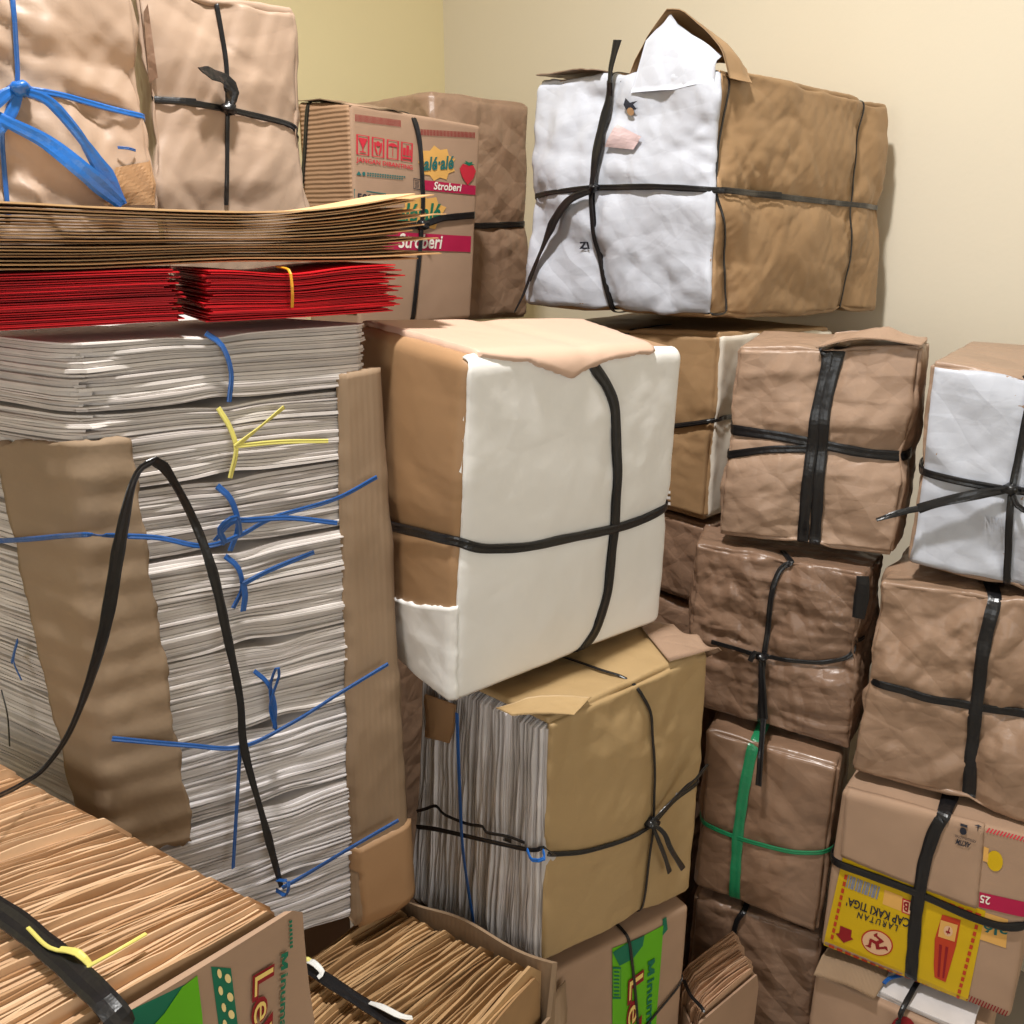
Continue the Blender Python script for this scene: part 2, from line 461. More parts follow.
        G = a[:, None] * (1 - v)[None, :, None] + b[:, None] * v[None, :, None]
        if jit:
            n0 = jit * (n1(u * 14 + seed) + .6 * n1(u * 41 + seed)); m0 = jit * (n1(v * 14 + seed + 3) + .6 * n1(v * 41 + seed))
            G[:, 0, 1] += n0; G[:, -1, 1] += n0[::-1]; G[0, :, 0] += m0; G[-1, :, 0] += m0[::-1]
        # rim: duplicated border row pushed under the surface
        def pad(X):
            X = np.concatenate([X[:1], X, X[-1:]], 0); return np.concatenate([X[:, :1], X, X[:, -1:]], 1)
        G = pad(G); offs = np.full(G.shape[:2], off); offs[0] = offs[-1] = -.002; offs[:, 0] = offs[:, -1] = -.002
        q = s.unroll(G[..., 0].ravel(), G[..., 1].ravel())
        V, N = s.surf(q, 0); V = V + N * offs.ravel()[:, None]
        if crease:
            cr = crease * crumple(V + 5.1, seed + 40, 10); V = V + N * (np.where(offs.ravel() > 0, np.maximum(cr, -.4 * crease), 0))[:, None]
        F = gridfaces(G.shape[0], G.shape[1])
        o = mesh(name, V, F, mat, parent, label=label, fix=False)
        # orient outward
        me = o.data
        if len(me.polygons):
            p = me.polygons[len(me.polygons) // 2]; i0 = p.vertices[0]
            if np.dot(np.array(p.normal), N[i0]) < 0: me.flip_normals()
        return o

    # -------- printed marks
    def uvmap(s, face, BL, BR, TL):
        """maps the unit square onto a parallelogram of the face given by three photograph points"""
        a, b, c = (s.px(face, *p) for p in (BL, BR, TL))
        return lambda xy: a + np.asarray(xy)[:, :1] * (b - a) + np.asarray(xy)[:, 1:2] * (c - a)

    def art(s, name, parent, face, sq, polys, mat, off=.0012, sub=None, label=None):
        f = s.uvmap(face, *sq); V = []; F = []
        for poly in polys:
            P = np.array(poly, float)
            if sub and len(P) == 4:
                nu, nv = sub; u, v = np.meshgrid(np.linspace(0, 1, nu), np.linspace(0, 1, nv), indexing='ij'); u = u[..., None]; v = v[..., None]
                G = (P[0] * (1 - u) + P[1] * u) * (1 - v) + (P[3] * (1 - u) + P[2] * u) * v
                b = len(V); V += G.reshape(-1, 2).tolist(); F += gridfaces(nu, nv, b).tolist()
            else:
                b = len(V); V += P.tolist(); F.append(list(range(b, b + len(P))))
        q = np.clip(f(np.array(V)), 0, 1); W, N = s.surf(q, off)
        o = mesh(name, W, F, mat, parent, smooth=False, label=label)
        return s._face(o, N[0])

    def _face(s, o, n):
        me = o.data
        bad = [p.index for p in me.polygons if np.dot(np.array(p.normal), n) < 0]
        if len(bad) > len(me.polygons) / 2: me.flip_normals()
        return o

    def text(s, name, parent, face, sq, txt, mat, bold=.0, shear=0, off=.0016, label=None, space=1.0, grow=0.0):
        cu = bpy.data.curves.new('lettering', 'FONT'); cu.body = txt; cu.offset = bold; cu.shear = shear; cu.space_character = space; cu.resolution_u = 3
        ob = bpy.data.objects.new('lettering_source', cu); COL.objects.link(ob)
        dg = bpy.context.evaluated_depsgraph_get(); me = bpy.data.meshes.new_from_object(ob.evaluated_get(dg))
        V = np.array([v.co[:2] for v in me.vertices]); F = [list(p.vertices) for p in me.polygons]
        bpy.data.objects.remove(ob); bpy.data.curves.remove(cu); bpy.data.meshes.remove(me)
        lo, hi = V.min(0), V.max(0); V = (V - lo) / (hi - lo)
        if grow: V = (V - .5) * (1 + np.array([grow * .3, grow])) + .5
        q = np.clip(s.uvmap(face, *sq)(V), 0, 1); W, N = s.surf(q, off)
        return s._face(mesh(name, W, F, mat, parent, smooth=False, label=label), N[0])

def layered(box, axis, n, lo, hi, parent, name, mat, seed=0, prot=.004, groove=.008, wave=.01, wf=(6, 3), shrink=(0, 0, 0, 0), step=.006, pinch=None, topk=None, r=.006, label=None, jag=1.0, tilt=None, notch=None):
    """a block of many sheets: one closed surface, a ridge per sheet edge.
    axis 'k': sheets lie flat, perimeter runs round (i, j); axis 'j': sheets stand, perimeter runs round (i, k).
    shrink: how far the block stays inside the box at the four sides (i0, i1, v0, v1)"""
    g = np.random.default_rng(seed); dim = box.dim
    U, Vd, Wd = (dim[0], dim[1], dim[2]) if axis == 'k' else (dim[0], dim[2], dim[1])
    x0, x1, y0, y1 = shrink[0], U - shrink[1], shrink[2], Vd - shrink[3]
    if topk is not None: y1 = topk
    per = []
    def side(a, b, nrm):
        m = max(3, int(np.linalg.norm(np.subtract(b, a)) / step))
        for t in np.linspace(0, 1, m, endpoint=False): per.append((*(np.array(a) + (np.array(b) - np.array(a)) * t), *nrm))
    side((x0 + r, y0), (x1 - r, y0), (0, -1)); side((x1, y0 + r), (x1, y1 - r), (1, 0))
    side((x1 - r, y1), (x0 + r, y1), (0, 1)); side((x0, y1 - r), (x0, y0 + r), (-1, 0))
    per = np.array(per); M = len(per)
    sl = np.r_[0, np.cumsum(np.linalg.norm(np.diff(per[:, :2], axis=0), axis=1))]
    th = g.uniform(.5, 1.5, n); th /= th.sum(); edge = lo + (hi - lo) * np.r_[0, np.cumsum(th)]
    rows = []; outs = []; tones = []
    tn = g.uniform(0, 1, n)
    for l in range(n):
        t = edge[l + 1] - edge[l]; lay = g.normal() * prot * .55
        o = lay + prot * jag * (perlin(np.stack([per[:, 0] * 9, per[:, 1] * 9, np.full(M, l * 3.7)], -1), seed) + .15 * perlin(np.stack([per[:, 0] * 30, per[:, 1] * 30, np.full(M, l * 3.7)], -1), seed + 1))
        if notch:      # folded ends that do not line up
            dn = np.hypot(per[:, 0] - notch[0], per[:, 1] - notch[1]); o = o + np.exp(-(dn / notch[2]) ** 2) * (g.uniform(-1.0, .25) * notch[3]) * (1 + .5 * n1(per[:, 0] * 60 + l * 5.1, seed))
        rows += [np.full(M, edge[l] + .06 * t), np.full(M, edge[l] + .86 * t)]; outs += [o, o - .0006]; tones += [tn[l]] * 2
        if l < n - 1:
            dpt = groove * (.25 + 1.1 * np.abs(perlin(np.stack([per[:, 0] * 7, per[:, 1] * 7, np.full(M, l * 2.9)], -1), seed + 2)) + .5 * g.uniform())
            rows.append(np.full(M, edge[l + 1])); outs.append(np.minimum(o, 0) - dpt); tones.append(tn[l])
    K = np.array(rows); O = np.array(outs); R = len(K)
    X = per[None, :, 0] + per[None, :, 2] * O; Y = per[None, :, 1] + per[None, :, 3] * O
    Kn = (K - lo) / (hi - lo)
    wv = perlin(np.stack([X * wf[0], Y * wf[0], K * Wd * wf[0] * wf[1]], -1), seed + 5) * wave
    K2 = K * Wd + wv * np.clip(np.minimum(Kn, 1 - Kn) * 6, 0, 1)
    if tilt is not None: K2 = K2 + tilt(X, Y, K)
    if pinch:
        for side_n, pos, amt, sig in pinch:      # (perimeter coordinate index, position, amount, width)
            c = X if side_n == 0 else Y
            mid = (lo + hi) / 2 * Wd; K2 = mid + (K2 - mid) * (1 - amt * np.exp(-((c - pos) / sig) ** 2))
    if axis == 'k': q = np.stack([X / dim[0], Y / dim[1], K2 / dim[2]], -1)
    else: q = np.stack([X / dim[0], K2 / dim[1], Y / dim[2]], -1)
    V = box.T(q.reshape(-1, 3)); tone = np.repeat(tones, M)
    F = []
    a, b = np.meshgrid(np.arange(R - 1), np.arange(M), indexing='ij'); b2 = (b + 1) % M
    F = np.stack([a * M + b, a * M + b2, (a + 1) * M + b2, (a + 1) * M + b], -1).reshape(-1, 4)
    # caps: rings shrinking to the middle
    caps = []; extra = []
    base = len(V)
    for row, sgn in ((0, 1), (R - 1, -1)):
        ring = V[row * M:(row + 1) * M]; cen = ring.mean(0); prev = np.arange(row * M, (row + 1) * M)
        for fr in (.6, .25, .02):
            nw = cen + (ring - cen) * fr; idx = base + np.arange(M); base += M; extra.append(nw)
            f = np.stack([prev, idx, np.roll(idx, -1), np.roll(prev, -1)], -1); caps.append(f if sgn > 0 else f[:, ::-1]); prev = idx
    V = np.vstack([V] + extra); tone = np.r_[tone, np.full(len(V) - len(tone), .5)]
    F = np.vstack([F[:, ::-1]] + [c[:, ::-1] for c in caps])
    return mesh(name, V, F, mat, parent, smooth=False, tone=tone, label=label)

def shell(box, parent, name, mat, top, out=.006, thick=.004, r=.006, step=.01, label=None):
    """carton walls round a box; top(side, x) gives the wall height there (sides a, r, l, b)"""
    w, d = box.w, box.d; o = out; pts = []
    def side(A, B, nm):
        m = max(3, int(math.hypot(B[0] - A[0], B[1] - A[1]) / step))
        for t in np.linspace(0, 1, m, endpoint=False):
            p = np.array(A) + (np.array(B) - np.array(A)) * t; pts.append((p[0], p[1], top(nm, t)))
    side((-o, -o), (w + o, -o), 'a'); side((w + o, -o), (w + o, d + o), 'r'); side((w + o, d + o), (-o, d + o), 'l'); side((-o, d + o), (-o, -o), 'b')
    A = np.array(pts); M = len(A); c = np.array([w / 2, d / 2])
    sc = np.array([(w + 2 * o - 2 * thick) / (w + 2 * o), (d + 2 * o - 2 * thick) / (d + 2 * o)])
    inn = c + (A[:, :2] - c) * sc; nk = 14; rows = []
    for k in range(nk + 1):
        t = k / nk; z = A[:, 2] * t; j = .0015 * perlin(np.stack([A[:, 0] * 9, A[:, 1] * 9, z * 9], -1), 5)
        rows.append(np.c_[c + (A[:, :2] - c) * (1 + j / .15)[:, None], z])
    for k in range(nk, -1, -1): rows.append(np.c_[inn, np.maximum(A[:, 2] * (k / nk), .004) if k == 0 else A[:, 2] * (k / nk)])
    rows.append(np.c_[c + (inn - c) * .02, np.full(M, .004)])
    G = np.array(rows); q = G / box.dim
    V = box.T(q.reshape(-1, 3)); R = len(G)
    a, b = np.meshgrid(np.arange(R - 1), np.arange(M), indexing='ij'); b2 = (b + 1) % M
    F = np.stack([a * M + b, a * M + b2, (a + 1) * M + b2, (a + 1) * M + b], -1).reshape(-1, 4)
    V = np.vstack([V, box.T(np.array([[.5, .5, .0]]))]); z0 = np.arange(M)
    F2 = np.stack([z0, np.full(M, len(V) - 1), np.full(M, len(V) - 1), np.roll(z0, -1)], -1)
    faces = F.tolist() + [[int(x), len(V) - 1, int(y)] for x, y in zip(np.roll(z0, -1), z0)]
    o_ = mesh(name, V, faces, mat, parent, smooth=False, label=label); return o_

def loft(name, parent, lines, mat, n=26, th=.0012, amp=.0, seed=0, label=None, smooth=True):
    """a free sheet through several polylines (world points), with real thickness"""
    L = []
    for l in lines:
        l = np.array(l, float); d = np.r_[0, np.cumsum(np.linalg.norm(np.diff(l, axis=0), axis=1))]; u = np.linspace(0, d[-1], n)
        L.append(np.stack([np.interp(u, d, l[:, k]) for k in range(3)], -1))
    L = np.array(L)
    m = max(10, n // 2); t = np.linspace(0, len(L) - 1, m); i = np.minimum(t.astype(int), len(L) - 2); f = (t - i)[:, None, None]
    G = L[i] * (1 - f) + L[i + 1] * f
    dv = np.gradient(G, axis=0); du = np.gradient(G, axis=1); N = np.cross(du, dv); N /= np.linalg.norm(N, axis=-1)[..., None] + 1e-9
    if amp: G = G + N * (amp * crumple(G.reshape(-1, 3) + seed, seed, 14).reshape(G.shape[:2]))[..., None]
    A = G + N * th / 2; B = G - N * th / 2; a, b = G.shape[:2]
    V = np.vstack([A.reshape(-1, 3), B.reshape(-1, 3)]); k = a * b
    F = gridfaces(a, b); F = np.vstack([F, F[:, ::-1] + k])
    e = []
    ring = [x for x in range(b)] + [y * b + b - 1 for y in range(1, a)] + [(a - 1) * b + x for x in range(b - 2, -1, -1)] + [y * b for y in range(a - 2, 0, -1)]
    for x, y in zip(ring, ring[1:] + ring[:1]): e.append([y, x, x + k, y + k])
    return mesh(name, V, np.vstack([F, np.array(e)]), mat, parent, smooth=smooth, label=label)

def slab(name, parent, O, ax, ay, L, W, z, th, mat, seed=0, nu=30, nv=7, tone=None, label=None, end=.02):
    """one sheet or envelope: z(u, v) is the height of its under side over the origin; u in 0..L, v in 0..W"""
    g = np.random.default_rng(seed); u = np.linspace(0, L, nu); v = np.linspace(0, W, nv); U, Vv = np.meshgrid(u, v, indexing='ij')
    sk = g.normal() * end; ed = g.normal(size=4) * .002
    Uo = U + (sk * (Vv / W - .5)); Vo = Vv + ed[0] * np.sin(U / L * 3 + ed[1] * 500) * (1 - Vv / W)
    Z = z(U, Vv); P = np.array(O)[None, None] + Uo[..., None] * ax + Vo[..., None] * ay
    Bt = P + Z[..., None] * np.array([0, 0, 1.]); edge = np.minimum(np.minimum(U, L - U), np.minimum(Vv, W - Vv)) < 1e-6
    Tp = Bt + np.where(edge, th * .75, th)[..., None] * np.array([0, 0, 1.])
    k = nu * nv; F = gridfaces(nu, nv)
    ring = [i * nv for i in range(nu)] + [(nu - 1) * nv + j for j in range(1, nv)] + [i * nv + nv - 1 for i in range(nu - 2, -1, -1)] + [j for j in range(nv - 2, 0, -1)]
    e = [[y, x, x + k, y + k] for x, y in zip(ring, ring[1:] + ring[:1])]
    V = np.vstack([Tp.reshape(-1, 3), Bt.reshape(-1, 3)])
    return mesh(name, V, np.vstack([F, F[:, ::-1] + k, np.array(e)]), mat, parent, smooth=False, tone=None if tone is None else np.full(len(V), tone), label=label)
BOX={
'M1':[[0.336,1.49,1.452],[0.775,1.874,1.434],[0.022,1.817,1.453],[0.466,2.206,1.448],[0.325,1.496,1.846],[0.754,1.887,1.838],[0.043,1.817,1.869],[0.463,2.209,1.85]],
'M2':[[0.353,1.508,1.089],[0.647,1.781,1.089],[0.052,1.832,1.089],[0.344,2.106,1.089],[0.357,1.509,1.434],[0.65,1.78,1.413],[0.052,1.831,1.412],[0.345,2.105,1.421]],
'M3':[[0.356,1.511,0.92],[0.624,1.755,0.919],[0.088,1.802,0.919],[0.352,2.048,0.919],[0.367,1.508,1.081],[0.625,1.755,1.082],[0.089,1.802,1.082],[0.352,2.047,1.082]],
'M4':[[0.36,1.51,-0.0],[0.624,1.755,-0.0],[0.087,1.802,-0.0],[0.351,2.048,-0.0],[0.36,1.509,0.908],[0.624,1.755,0.908],[0.087,1.802,0.908],[0.351,2.047,0.908]],
'C1':[[-0.076,0.945,1.04],[0.221,1.183,1.042],[-0.173,1.101,1.03],[0.103,1.326,1.045],[-0.049,0.936,1.469],[0.233,1.174,1.449],[-0.2068,1.1442,1.4846],[0.107,1.321,1.47]],
'C2':[[0.04,0.945,0.633],[0.288,1.123,0.602],[-0.163,1.104,0.596],[0.106,1.334,0.613],[0.043,0.928,1.03],[0.29,1.131,1.028],[-0.13,1.123,1.006],[0.114,1.335,1.03]],
'C3':[[0.042,0.958,-0.001],[0.28,1.12,-0.001],[-0.11,1.181,-0.001],[0.128,1.343,-0.001],[0.041,0.963,0.592],[0.281,1.116,0.584],[-0.11,1.182,0.588],[0.128,1.344,0.588]],
'A':[[-0.469,0.825,0.699],[-0.149,1.011,0.689],[-0.617,1.079,0.693],[-0.329,1.264,0.693],[-0.434,0.87,1.498],[-0.166,1.049,1.5],[-0.604,1.118,1.498],[-0.316,1.303,1.498]],
'B1':[[-0.4275,0.402,0.621],[-0.199,0.625,0.621],[-0.8795,0.662,0.621],[-0.652,0.885,0.621],[-0.4265,0.402,1.026],[-0.2,0.627,1.028],[-0.8795,0.662,1.04],[-0.652,0.885,1.04]],
'B2':[[-0.155,0.641,-0.001],[0.042,0.893,-0.001],[-0.377,0.815,-0.001],[-0.179,1.067,-0.001],[-0.155,0.643,0.672],[0.047,0.904,0.681],[-0.377,0.817,0.672],[-0.185,1.057,0.66]],
'P1':[[-0.666,0.907,1.518],[-0.423,1.116,1.518],[-0.7556,1.0142,1.518],[-0.5126,1.2232,1.518],[-0.666,0.907,1.937],[-0.422,1.116,1.937],[-0.7556,1.0142,1.937],[-0.5116,1.2232,1.937]],
'P2':[[-0.46,1.19,1.512],[-0.296,1.365,1.512],[-0.58,1.46,1.512],[-0.407,1.635,1.512],[-0.461,1.191,1.89],[-0.296,1.365,1.896],[-0.581,1.461,1.893],[-0.407,1.635,1.893]],
'T1':[[-0.279,1.616,1.426],[-0.087,1.877,1.422],[-0.388,1.7,1.426],[-0.185,1.962,1.426],[-0.274,1.616,1.804],[-0.061,1.879,1.795],[-0.381,1.699,1.816],[-0.18,1.962,1.805]],
'T2':[[-0.168,1.984,1.401],[0.044,2.195,1.391],[-0.401,2.217,1.401],[-0.189,2.429,1.401],[-0.168,1.984,1.876],[0.044,2.196,1.877],[-0.402,2.217,1.876],[-0.189,2.429,1.876]],
'R1':[[0.594,1.26,1.114],[0.677,1.418,1.109],[0.343,1.394,1.104],[0.435,1.554,1.109],[0.593,1.26,1.445],[0.679,1.418,1.435],[0.353,1.392,1.423],[0.436,1.554,1.435]],
'R2':[[0.755,1.099,1.109],[0.96,1.398,1.115],[0.592,1.22,1.123],[0.793,1.514,1.115],[0.745,1.107,1.411],[0.954,1.401,1.418],[0.582,1.223,1.426],[0.788,1.518,1.418]],
'R3':[[0.563,1.252,0.772],[0.631,1.359,0.772],[0.314,1.403,0.772],[0.352,1.508,0.772],[0.554,1.257,1.089],[0.628,1.361,1.088],[0.312,1.404,1.088],[0.349,1.51,1.088]],
'R4':[[0.788,1.077,0.752],[0.995,1.395,0.755],[0.547,1.221,0.759],[0.771,1.525,0.755],[0.775,1.095,1.111],[0.991,1.399,1.103],[0.551,1.216,1.094],[0.768,1.529,1.103]],
'R5':[[0.54,1.224,0.414],[0.651,1.466,0.417],[0.342,1.349,0.417],[0.457,1.589,0.417],[0.542,1.229,0.76],[0.652,1.467,0.758],[0.343,1.349,0.757],[0.457,1.59,0.758]],
'R6':[[0.78,1.05,0.422],[1.009,1.364,0.423],[0.531,1.197,0.425],[0.767,1.505,0.423],[0.775,1.059,0.751],[1.008,1.366,0.747],[0.53,1.193,0.741],[0.765,1.507,0.747]],
'R7':[[0.554,1.234,-0.002],[0.693,1.488,-0.002],[0.343,1.355,-0.002],[0.482,1.609,-0.002],[0.555,1.236,0.399],[0.693,1.488,0.397],[0.343,1.351,0.393],[0.482,1.608,0.397]],
'R8':[[0.731,1.023,-0.0],[0.945,1.311,-0.0],[0.521,1.178,-0.0],[0.736,1.467,-0.0],[0.731,1.025,0.401],[0.945,1.312,0.399],[0.521,1.176,0.396],[0.736,1.467,0.399]],
'R9':[[0.307,1.093,-0.0],[0.422,1.193,-0.0],[0.29,1.188,-0.0],[0.413,1.285,-0.0],[0.306,1.095,0.382],[0.424,1.192,0.38],[0.29,1.188,0.38],[0.413,1.285,0.377]],
'SB':[[-0.336,0.492,0.0],[-0.199,0.625,0.0],[-0.788,0.752,0.0],[-0.651,0.885,0.0],[-0.336,0.492,0.6],[-0.199,0.625,0.6],[-0.788,0.752,0.6],[-0.651,0.885,0.6]],
'ST':[[-0.28,1.61,0.0],[0.03,1.97,0.0],[-0.58,1.86,0.0],[-0.27,2.22,0.0],[-0.28,1.61,1.395],[0.03,1.97,1.395],[-0.58,1.86,1.395],[-0.27,2.22,1.395]],
'SP':[[-0.8,1.04,0.0],[-0.31,1.36,0.0],[-0.96,1.29,0.0],[-0.47,1.61,0.0],[-0.8,1.04,1.495],[-0.31,1.36,1.495],[-0.96,1.29,1.495],[-0.47,1.61,1.495]],
}
# ================================================================ materials
paper('kraft_rose', (166, 138, 116), .42, .5, 9, .08, .45)
paper('kraft_pale', (172, 148, 128), .46, .22, 7, .06, .4)
paper('kraft_brown', (156, 127, 104), .4, .5, 9, .09, .5)
paper('kraft_dark', (136, 108, 88), .36, .65, 10, .1, .5)
paper('kraft_taped', (142, 112, 90), .3, .45, 8, .09, .5, coat=.35)
paper('kraft_tan', (162, 130, 94), .5, .3, 6, .07, .4)
paper('kraft_olive', (174, 146, 104), .48, .3, 6, .07, .4)
paper('kraft_smooth', (166, 130, 94), .5, .1, 5, .09, .4)
paper('kraft_top', (206, 174, 152), .45, .12, 6, .05, .4)
paper('white_sack', (194, 198, 208), .42, .35, 8, .03, .45)
paper('white_paper', (236, 234, 230), .5, .16, 7, .03, .4)
paper('white_board', (222, 214, 200), .55, .06, 6, .04, .35)
paper('pink_stain', (206, 182, 182), .5, .2, 8, .05)
board('carton_board', (170, 140, 116), 'Z', 330, .035)
board('carton_flute', (166, 132, 102), 'Z', 130, .35)
board('strip_board', (148, 126, 102), 'Z', 26, .6)
board('carton_inner', (146, 122, 97), 'X', 150, .10)
sheetmat('white_sheets', (220, 213, 207), (182, 173, 167))
sheetmat('grey_sheets', (222, 217, 216), (184, 178, 176))
sheetmat('brown_sheets', (224, 190, 154), (172, 132, 94), .6)
sheetmat('olive_sheets', (196, 160, 116), (144, 110, 74), .6)
sheetmat('rose_sheets', (222, 186, 154), (180, 142, 112), .6)
sheetmat('red_sheets', (206, 20, 30), (164, 10, 20), .5)
sheetmat('envelope_paper', (224, 182, 132), (158, 112, 68), .55)
plain('black_plastic', (24, 24, 26), .28, .5, .2, 60, .3)
plain('blue_plastic', (34, 84, 150), .32, .5, .25, 60, .3)
plain('bright_blue', (30, 98, 178), .3, .5, .25, 60, .3)
plain('green_plastic', (36, 128, 84), .3, .5, .25, 60, .3)
plain('yellow_plastic', (214, 204, 110), .4, .4, .15)
plain('rubber_band', (224, 160, 40), .5, .4, .1)
plain('white_plastic', (228, 228, 224), .4, .4, .1)
plain('print_red', (196, 44, 60), .6, .3); plain('print_magenta', (176, 30, 72), .6, .3, .1)
plain('print_green', (24, 110, 82), .6, .3); plain('print_lime', (98, 178, 22), .5, .3, .06)
plain('print_teal', (40, 104, 100), .6, .3); plain('print_yellow', (206, 170, 20), .5, .3, .08)
plain('print_orange', (222, 170, 92), .6, .3, .1); plain('print_ink', (40, 42, 52), .6, .3)
plain('print_cream', (240, 216, 150), .6, .3); plain('print_white', (236, 228, 216), .6, .3)
plain('print_maroon', (140, 28, 34), .6, .3); plain('print_brick', (186, 62, 34), .55, .3, .1)
plain('print_grey', (130, 134, 150), .6, .3); plain('print_pale', (222, 178, 140), .6, .3)
plain('print_cream_label', (240, 208, 120), .6, .3)

plain('print_faint', (176, 178, 186), .6, .3)
def wallmat(name, col):
    m, nt, b = nodes(name); tc = nt.nodes.new('ShaderNodeTexCoord')
    n = tex(nt, 'FBM', 1.6, 4); n2 = tex(nt, 'FBM', 90, 3)
    for k in (n, n2): nt.links.new(tc.outputs['Object'], k.inputs['Vector'])
    c = lin(col); nt.links.new(mixcol(nt, n.outputs['Fac'], c, tuple(x * .93 for x in c[:3]) + (1,)), b.inputs['Base Color'])
    bp = nt.nodes.new('ShaderNodeBump'); bp.inputs['Strength'].default_value = .08; bp.inputs['Distance'].default_value = .004
    nt.links.new(n2.outputs['Fac'], bp.inputs['Height']); nt.links.new(bp.outputs[0], b.inputs['Normal']); b.inputs['Roughness'].default_value = .6
wallmat('wall_cream', (230, 220, 198)); wallmat('wall_yellow', (236, 222, 176)); wallmat('ceiling_white', (240, 238, 230)); wallmat('floor_tile', (150, 140, 128))  # walls share one paint; the left wall's yellower light is put into its colour
plain('window_glass', (225, 235, 245), .1)

BK, BL_, BB = 'black_plastic', 'blue_plastic', 'bright_blue'
full = lambda c, i: None

# ================================================================ the room
A_ = np.array([.731, .682]); B_ = np.array([-.682, .731])
W0 = np.array([.812, 1.908]) + .012 * A_
K0 = W0 + B_ * 1.514                                        # the corner
RL, RW, HC, TH = 4.4, 4.2, 3.05, .12
def prism(poly, z0, z1):
    n = len(poly); V = [(*p, z0) for p in poly] + [(*p, z1) for p in poly]
    F = [list(range(n))[::-1], list(range(n, 2 * n))] + [[i, (i + 1) % n, n + (i + 1) % n, n + i] for i in range(n)]
    a = np.array(poly); area = np.sum(a[:, 0] * np.roll(a[:, 1], -1) - a[:, 1] * np.roll(a[:, 0], -1))
    return V, F if area > 0 else [f[::-1] for f in F]
def wall(name, p, q, out, mat):
    V, F = prism([p, q, q + out * TH, p + out * TH], 0, HC); return struct(name, V, F, mat)
P1_, P2_ = K0 - B_ * RL, K0 - A_ * RW; P3_ = P1_ - A_ * RW
wall('wall_right', K0, P1_, A_, 'wall_cream'); wall('wall_left', K0, P2_, B_, 'wall_yellow')
wall('wall_back', P2_, P3_, -A_, 'wall_cream'); wall('wall_front', P1_, P3_, -B_, 'wall_cream')
big = [K0 + A_ * TH + B_ * TH, P1_ + A_ * TH - B_ * TH, P3_ - A_ * TH - B_ * TH, P2_ - A_ * TH + B_ * TH]
V, F = prism(big, -.1, 0); struct('floor', V, F, 'floor_tile')
V, F = prism(big, HC, HC + .1); struct('ceiling', V, F, 'ceiling_white')

# ================================================================ left paper stack (white sheets between cardboard strips)
ab = np.array(BOX['A']); bdir = np.array([-.87, .5, 0]) * .27
for n_, r_ in ((2, 0), (3, 1), (6, 4), (7, 5)): ab[n_] = ab[r_] + bdir
BOX['A'] = ab.tolist()
SA = Box('A', r=.012, bulge=0, amp=0)
stack = thing('paper_stack', 'tall stack of white paper bundles between cardboard strips, tied with blue cord', 'paper stack', SA.base)
ky = [float(SA.px('a', 210, y)[2]) for y in (326, 404, 480, 553, 655, 742)] + [.27, .13, 0.0]
ky[0] = .995
for n_, (k1, k0) in enumerate(zip(ky[:-1], ky[1:])):
    cnt = max(14, int((k1 - k0) * SA.h / .0031)); x_ = SA.px('a', (222, 232, 233, 238, 270, 270, 270, 280)[n_], 500)[0] * SA.w
    layered(SA, 'k', cnt, k0 + .003, k1 - .002, stack, 'paper_bundle', 'white_sheets' if n_ < 5 else 'grey_sheets', seed=20 + n_, prot=.004, groove=.008, wave=.007, wf=(3.2, 2.2),
            shrink=(.002, .006 + .004 * (n_ % 2), .001 + .002 * (n_ % 3), .004), pinch=[(0, x_, .10, .03)], r=.008, notch=(.008, .0, .026, .030) if n_ < 2 else None)
# cardboard strips folded over two corners
SA.sheet('cardboard_strip', stack, [('b', 92, 830), ('a', 130, 850), ('a', 188, 838)], [('b', 3, 442), ('a', 78, 440), ('a', 124, 436)], 'strip_board', off=.012, jit=.004, seed=3, crease=.004)
o_ = SA.sheet('cardboard_strip', stack, [('a', 352, 925), ('a', 409, 893)], [('a', 337, 374), ('a', 380, 366)], 'carton_inner', off=.014, jit=.002, seed=8, crease=.003)
SA.sheet('cardboard_piece', stack, [('a', 356, 927), ('a', 411, 888)], [('a', 349, 846), ('a', 405, 818)], 'kraft_smooth', off=.018, jit=.002, seed=18, crease=.001)
def on(box, face, pts, w, mat, parent, name='strap', off=.006, **kw):
    return ribbon(name, [box.P(face, x, y, o[0] if o else off) for x, y, *o in pts], box.N(face), w, mat, parent, **kw)
oa = .017
ribbon('cord', [SA.P('b', -5, 541, oa), SA.P('b', 30, 539, oa), SA.P('b', 62, 536, oa), SA.P('b', 86, 535, .022), SA.P('a', 104, 535, .022), SA.P('a', 130, 536, oa)], SA.N('a') + SA.N('b'), .0055, BL_, stack)
on(SA, 'a', [(128, 536), (160, 538), (205, 546), (240, 535), (275, 517), (335, 499, .02), (382, 477, .02)], .0055, BL_, stack, 'cord', off=oa)
on(SA, 'a', [(215, 540, .02), (232, 522, .03), (250, 520, .02), (290, 518, .018), (337, 523, .02)], .006, BL_, stack, 'cord', off=oa)
on(SA, 'a', [(225, 543, .02), (220, 528, .03), (236, 518, .03), (240, 534, .02)], .007, BL_, stack, 'cord', off=oa)
on(SA, 'a', [(112, 739), (185, 745), (240, 747), (290, 724), (340, 693, .02), (390, 664, .02)], .0055, BL_, stack, 'cord', off=oa)
on(SA, 'a', [(240, 748), (237, 800), (233, 868)], .005, BL_, stack, 'cord', off=oa)
on(SA, 'a', [(282, 888), (310, 872), (350, 848, .02), (404, 820, .02)], .006, BL_, stack, 'cord', off=oa)
on(SA, 'a', [(277, 880), (288, 882, .03), (286, 895, .03), (276, 890)], .005, BL_, stack, 'cord', off=oa)
